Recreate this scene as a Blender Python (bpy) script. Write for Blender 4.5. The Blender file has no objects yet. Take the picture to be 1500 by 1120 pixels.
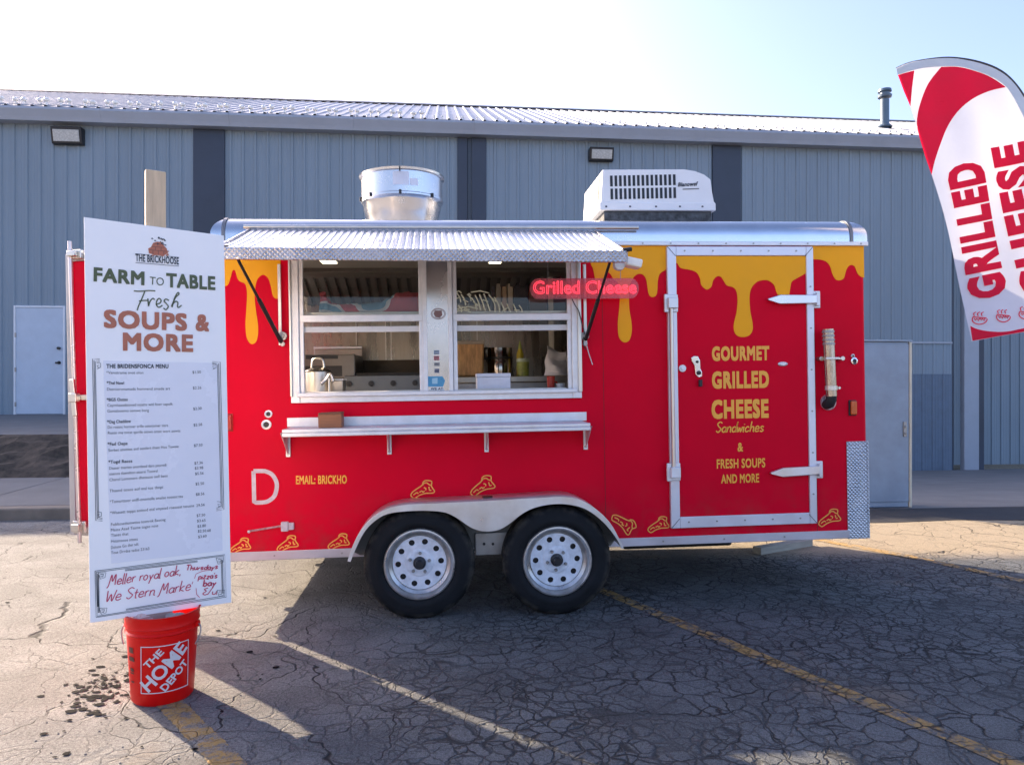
import bpy, bmesh, math, random
from mathutils import Matrix, Vector
R = math.radians
random.seed(7)
SC = bpy.context.scene
COL = SC.collection
# ------------------------------------------------------------------ camera, sky, sun, exposure
CAMZ, FPX = 1.46, 1083.0
cam = bpy.data.cameras.new('camera'); camo = bpy.data.objects.new('camera', cam); COL.objects.link(camo)
cam.sensor_width = 36; cam.lens = 36 * FPX / 1500; cam.clip_end = 3000; cam.clip_start = 0.05
camo.location = (0, 0, CAMZ); camo.rotation_euler = (R(90), 0, 0)
SC.camera = camo
SUN_EL, SUN_AZ = R(27), R(-49.8)                 # azimuth from +Y (view direction), negative = left
w = bpy.data.worlds.new("World"); SC.world = w; w.use_nodes = True
nt = w.node_tree; bg = nt.nodes['Background']
sky = nt.nodes.new('ShaderNodeTexSky'); sky.sky_type = 'NISHITA'; sky.sun_disc = False
sky.sun_elevation = SUN_EL; sky.sun_rotation = SUN_AZ
sky.air_density = .8; sky.dust_density = 3.2; sky.ozone_density = 1.8
tint = nt.nodes.new('ShaderNodeMix'); tint.data_type = 'RGBA'; tint.blend_type = 'MULTIPLY'; tint.inputs[0].default_value = 1
tint.inputs[7].default_value = (1.0, .93, .99, 1)                     # the camera's white balance leans to lilac
nt.links.new(sky.outputs[0], tint.inputs[6]); nt.links.new(tint.outputs[2], bg.inputs[0]); bg.inputs[1].default_value = 0.112
sd = Vector((math.sin(SUN_AZ) * math.cos(SUN_EL), math.cos(SUN_AZ) * math.cos(SUN_EL), math.sin(SUN_EL)))
sl = bpy.data.lights.new('sun', 'SUN'); sl.energy = 3.2; sl.angle = R(0.5); sl.color = (1, 0.80, 0.58)
so = bpy.data.objects.new('sun', sl); COL.objects.link(so)
so.rotation_euler = (-sd).to_track_quat('-Z', 'Y').to_euler(); so.location = sd * 40
SC.view_settings.view_transform = 'Standard'; SC.view_settings.look = 'None'
SC.view_settings.exposure = 2.1; SC.view_settings.gamma = 1
SC.cycles.max_bounces = 8; SC.cycles.diffuse_bounces = 4; SC.cycles.glossy_bounces = 5
SC.cycles.use_denoising = True

# ------------------------------------------------------------------ frames: pixel <-> place on a plane
class Frame:
    def __init__(s, origin, yaw=0, tilt=0):
        s.M = Matrix.Translation(origin) @ Matrix.Rotation(yaw, 4, 'Z') @ Matrix.Rotation(-tilt, 4, 'Y')
        s.I = s.M.inverted()
    def p(s, px, py, y=0.0):
        o = s.I @ Vector((0, 0, CAMZ)); d = s.I.to_3x3() @ Vector(((px - 750) / FPX, 1, (560 - py) / FPX))
        return o + d * ((y - o.y) / d.y)
    def x(s, px, y=0.0, py=560): return s.p(px, py, y).x
    def z(s, py, y=0.0, px=750): return s.p(px, py, y).z
def gp(px, py, z=0.0):
    d = (CAMZ - z) * FPX / (py - 560); return Vector(((px - 750) * d / FPX, d, z))
YAW = R(5.4)
T = Frame((-0.156, 4.82, CAMZ), YAW, 0.016)                 # trailer side wall
B = Frame((0, 19.4, 0), YAW)                                # building wall
S = Frame((-1.623, 3.42, 0), math.atan2(.34, .488))         # menu board
G = Frame((2.8, 4.7, 0), R(-4))                             # flag

# ------------------------------------------------------------------ materials
MATS = {}
def nd(t, typ, **k):
    n = t.nodes.new(typ)
    for a, b in k.items():
        if a == 'ins':
            for i, v in b.items(): n.inputs[i].default_value = v
        else: setattr(n, a, b)
    return n
def mat(name, col, rough=.5, metal=0., var=.12, vs=4., bump=0., bs=60., coat=0., rvar=.1, spec=.5, stretch=None, trans=0., emit=None, alpha=1.):
    if name in MATS: return MATS[name]
    m = bpy.data.materials.new(name); m.use_nodes = True; t = m.node_tree
    b = t.nodes['Principled BSDF']; L = t.links.new
    g = nd(t, 'ShaderNodeTexCoord')
    src = g.outputs['Object']
    if stretch:
        mp = nd(t, 'ShaderNodeMapping'); mp.inputs['Scale'].default_value = stretch; L(src, mp.inputs[0]); src = mp.outputs[0]
    n = nd(t, 'ShaderNodeTexNoise', ins={'Scale': vs, 'Detail': 6, 'Roughness': .6}); L(src, n.inputs['Vector'])
    mr = nd(t, 'ShaderNodeMapRange', ins={1: .3, 2: .7, 3: 1 - var, 4: 1 + var}); L(n.outputs[0], mr.inputs[0])
    mx = nd(t, 'ShaderNodeVectorMath', operation='SCALE'); mx.inputs[0].default_value = col[:3]; L(mr.outputs[0], mx.inputs['Scale'])
    L(mx.outputs[0], b.inputs['Base Color'])
    mr2 = nd(t, 'ShaderNodeMapRange', ins={1: .3, 2: .7, 3: max(.02, rough - rvar), 4: min(1, rough + rvar)}); L(n.outputs[0], mr2.inputs[0])
    L(mr2.outputs[0], b.inputs['Roughness'])
    b.inputs['Metallic'].default_value = metal; b.inputs['Coat Weight'].default_value = coat; b.inputs['Coat Roughness'].default_value = .08
    b.inputs['Specular IOR Level'].default_value = spec
    b.inputs['Transmission Weight'].default_value = trans
    b.inputs['Alpha'].default_value = alpha
    if emit: b.inputs['Emission Color'].default_value = (*emit[:3], 1); b.inputs['Emission Strength'].default_value = emit[3]
    if bump:
        n2 = nd(t, 'ShaderNodeTexNoise', ins={'Scale': bs, 'Detail': 4}); L(src, n2.inputs['Vector'])
        bp = nd(t, 'ShaderNodeBump', ins={'Strength': bump, 'Distance': .01}); L(n2.outputs[0], bp.inputs['Height']); L(bp.outputs[0], b.inputs['Normal'])
    MATS[name] = m; return m

RED = mat('red_vinyl', (.72, .0004, .022), .45, var=.06, vs=1.6, rvar=.06, bump=.03, bs=3, spec=.07)
rt_ = RED.node_tree; rb_n = rt_.nodes['Principled BSDF']; rg = nd(rt_, 'ShaderNodeTexCoord'); rs = nd(rt_, 'ShaderNodeSeparateXYZ'); rm = nd(rt_, 'ShaderNodeMapRange', ins={1: -.62, 2: -1.12, 3: 0, 4: .5}); rn = nd(rt_, 'ShaderNodeTexNoise', ins={'Scale': 5, 'Detail': 8, 'Roughness': .7})
rn2 = nd(rt_, 'ShaderNodeMapRange', ins={1: .45, 2: .68, 3: 0, 4: 1}); rq = nd(rt_, 'ShaderNodeMath', operation='MULTIPLY'); rx = nd(rt_, 'ShaderNodeMix', data_type='RGBA'); rx.inputs[7].default_value = (.30, .06, .05, 1); ro_ = rb_n.inputs['Base Color'].links[0].from_socket
for a_, b_ in ((rg.outputs['Object'], rs.inputs[0]), (rs.outputs[2], rm.inputs[0]), (rg.outputs['Object'], rn.inputs['Vector']), (rn.outputs[0], rn2.inputs[0]), (rm.outputs[0], rq.inputs[0]), (rn2.outputs[0], rq.inputs[1]), (rq.outputs[0], rx.inputs[0]), (ro_, rx.inputs[6]), (rx.outputs[2], rb_n.inputs['Base Color'])): rt_.links.new(a_, b_)
YEL = mat('cheese_yellow', (.98, .415, .006), .42, var=.04, vs=3, spec=.2)
LETY = mat('letter_yellow', (.98, .44, .045), .4, var=.04)
ALU = mat('mill_aluminium', (.74, .74, .75), .34, 1, var=.1, vs=6, rvar=.12, bump=.04, bs=14)
ALUW = mat('satin_aluminium_trim', (.72, .72, .74), .42, .55, var=.12, vs=9, rvar=.12)
ROOFM = mat('polished_roof_aluminium', (.60, .62, .65), .22, 1, var=.06, vs=3, rvar=.08, bump=.12, bs=2.5)
STEEL = mat('stainless_steel', (.66, .63, .58), .36, 1, var=.08, vs=3, rvar=.08, stretch=(4, 4, .6))
STEELD = mat('dull_steel', (.36, .35, .34), .42, .9, var=.2, vs=7)
BLACK = mat('black_rubber', (.018, .019, .021), .62, var=.3, vs=9, bump=.1, bs=90)
TYRE = mat('worn_tyre_rubber', (.010, .011, .013), .75, spec=.22, var=.5, vs=6, bump=.25, bs=120)
DARK = mat('dark_undercarriage', (.02, .02, .022), .8, var=.3)
tt = TYRE.node_tree; tb = tt.nodes['Principled BSDF']; tc = nd(tt, 'ShaderNodeTexCoord'); tm = nd(tt, 'ShaderNodeVectorMath', operation='MULTIPLY'); tm.inputs[1].default_value = (1, 0, 1)
tl_ = nd(tt, 'ShaderNodeVectorMath', operation='LENGTH'); tr_ = nd(tt, 'ShaderNodeMapRange', ins={1: .300, 2: .338, 3: 0, 4: .8}); tn = nd(tt, 'ShaderNodeTexNoise', ins={'Scale': 14, 'Detail': 5}); tn2 = nd(tt, 'ShaderNodeMapRange', ins={1: .42, 2: .62, 3: 0, 4: 1})
tq = nd(tt, 'ShaderNodeMath', operation='MULTIPLY'); tx = nd(tt, 'ShaderNodeMix', data_type='RGBA'); tx.inputs[7].default_value = (.085, .075, .06, 1); old_ = tb.inputs['Base Color'].links[0].from_socket
for a_, b_ in ((tc.outputs['Object'], tm.inputs[0]), (tm.outputs[0], tl_.inputs[0]), (tl_.outputs['Value'], tr_.inputs[0]), (tc.outputs['Object'], tn.inputs['Vector']), (tn.outputs[0], tn2.inputs[0]), (tr_.outputs[0], tq.inputs[0]), (tn2.outputs[0], tq.inputs[1]), (tq.outputs[0], tx.inputs[0]), (old_, tx.inputs[6]), (tx.outputs[2], tb.inputs['Base Color'])): tt.links.new(a_, b_)   # road dust scuffed on the tread shoulder
BLKM = mat('black_metal', (.025, .025, .028), .4, .3, var=.2)
WHITEP = mat('white_paint', (.72, .73, .75), .4, var=.05)
RIMW = mat('silver_white_wheel_paint', (.70, .73, .78), .4, .0, var=.2, vs=18)
ACW = mat('white_plastic_shroud', (.78, .79, .80), .45, var=.06, vs=3)
WOOD = mat('pale_pine', (.62, .47, .31), .65, var=.16, vs=6, stretch=(9, 9, .8), bump=.1, bs=40)
BROWN = mat('brown_box_wood', (.30, .115, .05), .6, var=.2, vs=9, stretch=(1, 1, 8))
BOARD = mat('white_sign_board', (.94, .93, .92), .4, var=.02)
SHEET = mat('laminated_menu_paper', (.80, .81, .87), .25, var=.02, bump=.08, bs=5)
INKG = mat('olive_green_ink', (.085, .11, .05), .5, var=.06)
INKO = mat('terracotta_ink', (.46, .15, .085), .5, var=.08)
INKK = mat('charcoal_ink', (.03, .04, .055), .5, var=.05)
INKR = mat('red_marker_ink', (.55, .05, .11), .5, var=.1)
INKW = mat('white_ink', (.72, .70, .72), .5, var=.05)
BUCK = mat('red_orange_plastic', (.72, .005, .004), .36, var=.06, vs=3, rvar=.05, spec=.22)
FLAGW = mat('white_flag_cloth', (.66, .68, .76), .75, var=.04, vs=3, bump=.15, bs=30)
FLAGR = mat('red_flag_print', (.80, .003, .045), .75, var=.06, vs=3, bump=.15, bs=30)
for m_ in (FLAGW, FLAGR):                                          # thin cloth: some of the sun behind comes through
    t_ = m_.node_tree; pb = t_.nodes['Principled BSDF']; ou = t_.nodes['Material Output']; tl = nd(t_, 'ShaderNodeBsdfTranslucent'); mxs = nd(t_, 'ShaderNodeMixShader', ins={0: .3})
    t_.links.new(pb.inputs['Base Color'].links[0].from_socket, tl.inputs[0]); t_.links.new(pb.outputs[0], mxs.inputs[1]); t_.links.new(tl.outputs[0], mxs.inputs[2]); t_.links.new(mxs.outputs[0], ou.inputs[0])
SLEEV = mat('grey_flag_sleeve', (.60, .64, .68), .8, var=.08)
SIDING = mat('blue_grey_siding', (.225, .28, .325), .5, .0, var=.11, vs=.7, stretch=(1, 1, .25), bump=.05, bs=2)
PILA = mat('navy_pilaster', (.038, .05, .075), .5, var=.25, vs=.8)
GUTT = mat('grey_gutter', (.34, .37, .42), .4, var=.06, vs=2)
ROOFB = mat('galvalume_roof', (.27, .285, .31), .42, .5, var=.1, vs=.6, bump=.03, bs=3)
DOORW = mat('pale_blue_door', (.50, .56, .64), .45, var=.05)
CABM = mat('blue_grey_cabinet_paint', (.25, .32, .40), .45, var=.14, vs=3)
CREAM = mat('cream_edge', (.60, .56, .44), .5)
CONC = mat('concrete', (.16, .155, .15), .85, var=.22, vs=1.6, bump=.2, bs=60)
KERBM = mat('stained_kerb_concrete', (.20, .165, .13), .85, var=.3, vs=3, bump=.2, bs=60)
MULCH = mat('dark_mulch', (.065, .048, .034), .95, var=.7, vs=7, bump=1, bs=30)
AMBER = mat('amber_lens', (.62, .10, .01), .2, var=.05, coat=.5)
REDL = mat('red_lens', (.5, .02, .01), .2, var=.05, coat=.5)
PINK = mat('pinkish_plastic', (.55, .30, .36), .4, var=.1)
CLEAR = mat('snow_guard_plastic', (.85, .84, .80), .25, var=.05)

def glass_mat():
    m = bpy.data.materials.new('window_glass'); m.use_nodes = True; t = m.node_tree; t.nodes.clear()
    o = nd(t, 'ShaderNodeOutputMaterial'); tr = nd(t, 'ShaderNodeBsdfTransparent'); gl = nd(t, 'ShaderNodeBsdfGlossy', ins={'Roughness': .02})
    fr = nd(t, 'ShaderNodeFresnel', ins={'IOR': 1.35}); mx = nd(t, 'ShaderNodeMixShader')
    tr.inputs[0].default_value = (.93, .95, .94, 1)
    t.links.new(fr.outputs[0], mx.inputs[0]); t.links.new(tr.outputs[0], mx.inputs[1]); t.links.new(gl.outputs[0], mx.inputs[2]); t.links.new(mx.outputs[0], o.inputs[0])
    return m
GLASS = glass_mat()
def acrylic_mat():
    m = bpy.data.materials.new('pink_acrylic'); m.use_nodes = True; t = m.node_tree; t.nodes.clear()
    o = nd(t, 'ShaderNodeOutputMaterial'); tr = nd(t, 'ShaderNodeBsdfTransparent', ins={0: (.95, .55, .6, 1)}); gl = nd(t, 'ShaderNodeBsdfPrincipled', ins={'Base Color': (.75, .34, .40, 1), 'Roughness': .2})
    mx = nd(t, 'ShaderNodeMixShader', ins={0: .26}); t.links.new(tr.outputs[0], mx.inputs[1]); t.links.new(gl.outputs[0], mx.inputs[2]); t.links.new(mx.outputs[0], o.inputs[0])
    return m
ACRYL = acrylic_mat()
NEON = mat('neon_tube_glow', (.8, .03, .06), .3, var=0.01, emit=(1, .05, .09, .95))

def diamond_plate():
    m = mat('diamond_plate', (.52, .51, .52), .3, 1, var=.15, vs=9)
    t = m.node_tree; L = t.links.new; b = t.nodes['Principled BSDF']
    g = nd(t, 'ShaderNodeTexCoord'); mp = nd(t, 'ShaderNodeMapping', ins={'Rotation': (0, R(45), 0), 'Scale': (1, 0, 1)}); L(g.outputs['Object'], mp.inputs[0])
    ck = nd(t, 'ShaderNodeTexVoronoi', feature='F1', distance='CHEBYCHEV', ins={'Scale': 56, 'Randomness': .2}); L(mp.outputs[0], ck.inputs['Vector'])
    bp = nd(t, 'ShaderNodeBump', ins={'Strength': 1, 'Distance': .008}); L(ck.outputs['Distance'], bp.inputs['Height']); L(bp.outputs[0], b.inputs['Normal'])
    return m
DPLATE = diamond_plate()

def asphalt(name, yellow=False):
    m = bpy.data.materials.new(name); m.use_nodes = True; t = m.node_tree; L = t.links.new; b = t.nodes['Principled BSDF']
    g = nd(t, 'ShaderNodeNewGeometry'); P = g.outputs['Position']
    def noise(scale, det=5, rough=.6, src=P):
        n = nd(t, 'ShaderNodeTexNoise', ins={'Scale': scale, 'Detail': det, 'Roughness': rough}); L(src, n.inputs['Vector']); return n
    def ramp(src, a, c, lo=0., hi=1.):
        r = nd(t, 'ShaderNodeMapRange', interpolation_type='SMOOTHSTEP', ins={1: a, 2: c, 3: lo, 4: hi}); L(src, r.inputs[0]); return r.outputs[0]
    def math_(op, a, c):
        n = nd(t, 'ShaderNodeMath', operation=op)
        for i, v in enumerate((a, c)):
            if isinstance(v, (int, float)): n.inputs[i].default_value = v
            else: L(v, n.inputs[i])
        return n.outputs[0]
    def warp(scale, amt):
        n = noise(scale, 4); s = nd(t, 'ShaderNodeVectorMath', operation='MULTIPLY_ADD'); s.inputs[1].default_value = (amt, amt, 0); L(n.outputs[1], s.inputs[0]); L(P, s.inputs[2]); return s.outputs[0]
    def cracks(scale, wv, a, c):
        f = nd(t, 'ShaderNodeMapping', ins={'Scale': (1, 1, 0)}); L(wv, f.inputs[0])
        v = nd(t, 'ShaderNodeTexVoronoi', feature='DISTANCE_TO_EDGE', ins={'Scale': scale, 'Randomness': 1}); L(f.outputs[0], v.inputs['Vector'])
        return ramp(v.outputs['Distance'], a, c, 1, 0)
    w1 = warp(2.2, .35); w2 = warp(5, .16); w3 = warp(1.1, .8)
    sep = nd(t, 'ShaderNodeSeparateXYZ'); L(P, sep.inputs[0])
    # wear and shade zone: the lot is badly alligatored towards the right and the front, sounder at the left
    pad = ramp(sep.outputs[1], 6.0, 6.5, 1, 0); zone = math_('MULTIPLY', ramp(sep.outputs[0], -1.9, .3), pad)   # beyond 6 m a lighter pad, its colour also raised for the sunlit strip
    n_lo = noise(.55, 3).outputs[0]; n_mid = noise(2.4, 5).outputs[0]
    allig = cracks(6.5, w2, .004, .046)
    allig2 = cracks(11.5, w2, .006, .066)
    big = cracks(1.3, w3, .0008, .006)
    med = cracks(3.4, w1, .001, .011)
    m1 = ramp(n_mid, .33, .54); m2 = ramp(n_lo, .36, .54)
    a1 = math_('MULTIPLY', math_('MULTIPLY', allig, math_('ADD', math_('MULTIPLY', m1, .75), .25)), math_('ADD', math_('MULTIPLY', zone, .83), .17))
    a2 = math_('MULTIPLY', math_('MULTIPLY', allig2, m2), math_('MULTIPLY', zone, .9))
    md = math_('MULTIPLY', med, ramp(noise(1.7, 3).outputs[0], .42, .60, .1, .85))
    cr = math_('MAXIMUM', math_('MAXIMUM', a1, a2), math_('MAXIMUM', big, md))
    fine = noise(240, 3, .75).outputs[0]; grain = noise(75, 4, .75).outputs[0]
    pores = ramp(grain, .56, .70)
    tone = nd(t, 'ShaderNodeMix', data_type='RGBA'); L(ramp(n_mid, .3, .72), tone.inputs[0])
    tone.inputs[6].default_value = (.165, .158, .148, 1); tone.inputs[7].default_value = (.245, .236, .222, 1)
    blot = ramp(noise(1.3, 6, .7).outputs[0], .54, .70)
    t2 = nd(t, 'ShaderNodeMix', data_type='RGBA'); L(math_('MULTIPLY', blot, .5), t2.inputs[0]); L(tone.outputs[2], t2.inputs[6]); t2.inputs[7].default_value = (.085, .08, .074, 1)
    tz = nd(t, 'ShaderNodeMix', data_type='RGBA', blend_type='MULTIPLY'); L(zone, tz.inputs[0]); L(t2.outputs[2], tz.inputs[6]); tz.inputs[7].default_value = (.55, .62, .69, 1)      # the right half: tarrier, its tone also darkened and cooled as shade
    sp = nd(t, 'ShaderNodeVectorMath', operation='SCALE'); L(tz.outputs[2], sp.inputs[0]); L(math_('MULTIPLY', ramp(fine, .38, .62, .66, 1.34), ramp(grain, .38, .62, 1.22, .74)), sp.inputs['Scale'])
    col = sp.outputs[0]
    tp = nd(t, 'ShaderNodeMix', data_type='RGBA'); L(math_('MULTIPLY', math_('SUBTRACT', 1.0, pad), ramp(sep.outputs[0], 1.2, 2.2)), tp.inputs[0]); L(col, tp.inputs[6]); tpc = nd(t, 'ShaderNodeVectorMath', operation='SCALE'); tpc.inputs[0].default_value = (.33, .275, .19); L(ramp(grain, .38, .62, 1.1, .88), tpc.inputs['Scale']); L(tpc.outputs[0], tp.inputs[7]); col = tp.outputs[2]  # pad colour brightened and warmed as if by the sun
    tf = nd(t, 'ShaderNodeMix', data_type='RGBA'); L(ramp(sep.outputs[1], .2, 1.2, 1, 0), tf.inputs[0]); L(col, tf.inputs[6]); tfc = nd(t, 'ShaderNodeVectorMath', operation='SCALE'); tfc.inputs[0].default_value = (.36, .33, .285); L(ramp(grain, .38, .62, 1.1, .88), tfc.inputs['Scale']); L(tfc.outputs[0], tf.inputs[7]); col = tf.outputs[2]   # unseen ground under and behind the camera, paled to bounce fill light
    rust = ramp(noise(.9, 4, .6).outputs[0], .58, .72)
    t5 = nd(t, 'ShaderNodeMix', data_type='RGBA'); L(math_('MULTIPLY', rust, .45), t5.inputs[0]); L(col, t5.inputs[6]); t5.inputs[7].default_value = (.27, .21, .15, 1); col = t5.outputs[2]
    if yellow:
        wear = math_('MULTIPLY', ramp(noise(9, 6, .75).outputs[0], .40, .56), ramp(grain, .30, .5, .35, 1))
        t3 = nd(t, 'ShaderNodeMix', data_type='RGBA'); L(math_('MULTIPLY', wear, .85), t3.inputs[0]); L(col, t3.inputs[6]); t3.inputs[7].default_value = (.44, .27, .075, 1); col = t3.outputs[2]
    t4 = nd(t, 'ShaderNodeMix', data_type='RGBA'); L(math_('MAXIMUM', math_('MULTIPLY', cr, ramp(noise(3.1, 4).outputs[0], .35, .6, .55, .95)), math_('MULTIPLY', pores, .35)), t4.inputs[0]); L(col, t4.inputs[6]); t4.inputs[7].default_value = (.012, .012, .013, 1)
    L(t4.outputs[2], b.inputs['Base Color']); b.inputs['Roughness'].default_value = .86; b.inputs['Specular IOR Level'].default_value = .35
    h = math_('SUBTRACT', math_('ADD', math_('MULTIPLY', fine, .25), math_('MULTIPLY', grain, .35)), math_('MULTIPLY', cr, 1.2))
    bp = nd(t, 'ShaderNodeBump', ins={'Strength': .8, 'Distance': .022}); L(h, bp.inputs['Height']); L(bp.outputs[0], b.inputs['Normal'])
    return m
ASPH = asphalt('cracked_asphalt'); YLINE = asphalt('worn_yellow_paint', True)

# ------------------------------------------------------------------ mesh helpers
def link(o, parent=None):
    COL.objects.link(o)
    if parent: o.parent = parent
    return o
def thing(name, label, cat, M=None, group=None):
    o = bpy.data.objects.new(name, None); COL.objects.link(o); o.empty_display_size = .1
    if M is not None: o.matrix_world = M
    o['label'] = label; o['category'] = cat
    if group: o['group'] = group
    return o
def tag(o, label, cat, group=None):
    o['label'] = label; o['category'] = cat
    if group: o['group'] = group
    return o
class MB:
    def __init__(s): s.v = []; s.f = []
    def add(s, vs, fs):
        n = len(s.v); s.v += [tuple(p) for p in vs]; s.f += [tuple(i + n for i in f) for f in fs]; return s
    def box(s, x0, x1, y0, y1, z0, z1):
        return s.add([(x0, y0, z0), (x1, y0, z0), (x1, y1, z0), (x0, y1, z0), (x0, y0, z1), (x1, y0, z1), (x1, y1, z1), (x0, y1, z1)],
                     [(0, 3, 2, 1), (4, 5, 6, 7), (0, 1, 5, 4), (1, 2, 6, 5), (2, 3, 7, 6), (3, 0, 4, 7)])
    def hexa(s, lo, hi):    # two quads (4 pts each), matching order
        return s.add(list(lo) + list(hi), [(0, 3, 2, 1), (4, 5, 6, 7), (0, 1, 5, 4), (1, 2, 6, 5), (2, 3, 7, 6), (3, 0, 4, 7)])
    def bar(s, a, b, wx, wy, up=(0, 0, 1)):
        a = Vector(a); b = Vector(b); d = (b - a).normalized(); u = Vector(up)
        if abs(d.dot(u)) > .98: u = Vector((0, 1, 0))
        r = d.cross(u).normalized(); q = r.cross(d)
        k = [r * wx / 2 + q * wy / 2, -r * wx / 2 + q * wy / 2, -r * wx / 2 - q * wy / 2, r * wx / 2 - q * wy / 2]
        return s.hexa([a + i for i in k], [b + i for i in k])
    def lathe(s, prof, c=(0, 0, 0), axis='Z', n=32, a0=0, a1=2 * math.pi):
        c = Vector(c); full = abs(a1 - a0 - 2 * math.pi) < 1e-6; m = n if full else n + 1; vs = []
        for i in range(m):
            a = a0 + (a1 - a0) * i / n; ca, sa = math.cos(a), math.sin(a)
            for r, h in prof:
                q = Vector((r * ca, r * sa, h)) if axis == 'Z' else (Vector((r * ca, h, r * sa)) if axis == 'Y' else Vector((h, r * ca, r * sa)))
                vs.append(c + q)
        k = len(prof); fs = []
        for i in range(n):
            j = (i + 1) % m
            for t in range(k - 1): 
                q = (i * k + t, j * k + t, j * k + t + 1, i * k + t + 1)
                fs.append(q if axis != 'Y' else q[::-1])
        return s.add(vs, fs)
    def cyl(s, c, r, h, axis='Z', n=24, r2=None):
        r2 = r if r2 is None else r2
        return s.lathe([(0, 0), (r, 0), (r2, h), (0, h)], c, axis, n)
    def tube(s, pts, r, n=8, caps=True):
        pts = [Vector(p) for p in pts]; rings = []; prev = None
        for i, p in enumerate(pts):
            d = (pts[min(i + 1, len(pts) - 1)] - pts[max(i - 1, 0)]).normalized()
            u = prev if prev is not None else (Vector((0, 0, 1)) if abs(d.z) < .9 else Vector((0, 1, 0)))
            x = d.cross(u).normalized(); y = x.cross(d).normalized(); prev = y
            rr = r[i] if isinstance(r, (list, tuple)) else r
            rings.append([p + x * rr * math.cos(2 * math.pi * k / n) + y * rr * math.sin(2 * math.pi * k / n) for k in range(n)])
        vs = [q for g in rings for q in g]; fs = []
        for i in range(len(pts) - 1):
            for k in range(n):
                a, b2 = i * n + k, i * n + (k + 1) % n
                fs.append((a, b2, b2 + n, a + n))
        if caps: fs += [tuple(range(n))[::-1], tuple((len(pts) - 1) * n + k for k in range(n))]
        return s.add(vs, fs)
    def ribbon(s, pts, w, y=0., th=.0012):     # flat stroke in the local XZ plane, front face at y
        pts = [Vector((p[0], p[1])) for p in pts]; k = len(pts); A = []; Bv = []
        for i, p in enumerate(pts):
            d = pts[min(i + 1, k - 1)] - pts[max(i - 1, 0)]
            if d.length < 1e-9: d = Vector((1, 0))
            d.normalize(); nrm = Vector((-d.y, d.x)) * w / 2; A.append(p + nrm); Bv.append(p - nrm)
        vs = [(q.x, y, q.y) for q in A] + [(q.x, y, q.y) for q in Bv]
        return s.add(vs, [(i, i + k, i + k + 1, i + 1) for i in range(k - 1)])
    def sweep(s, prof, y0, y1, th=None):        # open polyline in XZ extruded along Y
        k = len(prof); return s.add([(p[0], y0, p[1]) for p in prof] + [(p[0], y1, p[1]) for p in prof], [(i, i + 1, i + k + 1, i + k) for i in range(k - 1)])
    def build(s, name, m, parent=None, bevel=0, smooth=False, seg=2, solid=0, fix=True):
        me = bpy.data.meshes.new(name); me.from_pydata(s.v, [], s.f); me.update()
        if fix:
            bm = bmesh.new(); bm.from_mesh(me); bmesh.ops.remove_doubles(bm, verts=bm.verts, dist=1e-5); bmesh.ops.recalc_face_normals(bm, faces=bm.faces); bm.to_mesh(me); bm.free()
        return fin(me, name, m, parent, bevel, smooth, seg, solid)
def fin(me, name, m, parent=None, bevel=0, smooth=False, seg=2, solid=0):
    me.materials.clear(); me.materials.append(m)
    o = link(bpy.data.objects.new(name, me), parent)
    if solid:
        q = o.modifiers.new('solid', 'SOLIDIFY'); q.thickness = solid; q.offset = 0
    if bevel:
        q = o.modifiers.new('bevel', 'BEVEL'); q.width = bevel; q.segments = seg; q.limit_method = 'ANGLE'; q.angle_limit = R(40); q.harden_normals = False
    if smooth:
        for p in me.polygons: p.use_smooth = True
        bm = bmesh.new(); bm.from_mesh(me)
        for e in bm.edges:
            if len(e.link_faces) == 2 and e.calc_face_angle(0) > R(38): e.smooth = False
        bm.to_mesh(me); bm.free()
    return o
def crom(pts, n=6, closed=False):
    out = []; k = len(pts); P = [Vector(p) for p in pts]
    for i in range(k if closed else k - 1):
        a, b, c, d = (P[(i - 1) % k], P[i], P[(i + 1) % k], P[(i + 2) % k]) if closed else (P[max(i - 1, 0)], P[i], P[i + 1], P[min(i + 2, k - 1)])
        for j in range(n):
            t = j / n
            out.append(.5 * ((2 * b) + (c - a) * t + (2 * a - 5 * b + 4 * c - d) * t * t + (3 * b - a - 3 * c + d) * t ** 3))
    if not closed: out.append(P[-1])
    return out
def _curve_mesh(cu):
    o = bpy.data.objects.new('tmp', cu); COL.objects.link(o)
    dg = bpy.context.evaluated_depsgraph_get(); me = bpy.data.meshes.new_from_object(o.evaluated_get(dg), depsgraph=dg)
    bpy.data.objects.remove(o); bpy.data.curves.remove(cu); return me
def fill2d(loops, y, th):
    """filled 2D outline with holes in local XZ; front face at y, thickness th going +y. Returns (verts, faces)."""
    cu = bpy.data.curves.new('tmp', 'CURVE'); cu.dimensions = '2D'; cu.fill_mode = 'BOTH'; cu.extrude = th / 2
    for lp in loops:
        sp = cu.splines.new('POLY'); sp.points.add(len(lp) - 1); sp.use_cyclic_u = True
        for q, p in zip(sp.points, lp): q.co = (p[0], p[1], 0, 1)
    me = _curve_mesh(cu)
    vs = [(v.co.x, y + th / 2 - v.co.z, v.co.y) for v in me.vertices]; fs = [tuple(p.vertices) for p in me.polygons]
    bpy.data.meshes.remove(me); return vs, fs
def rect(x0, x1, z0, z1): return [(x0, z0), (x1, z0), (x1, z1), (x0, z1)]
def circ(cx, cz, r, n=24, a=0): return [(cx + r * math.cos(2 * math.pi * i / n + a), cz + r * math.sin(2 * math.pi * i / n + a)) for i in range(n)]
TXT = {}
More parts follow.
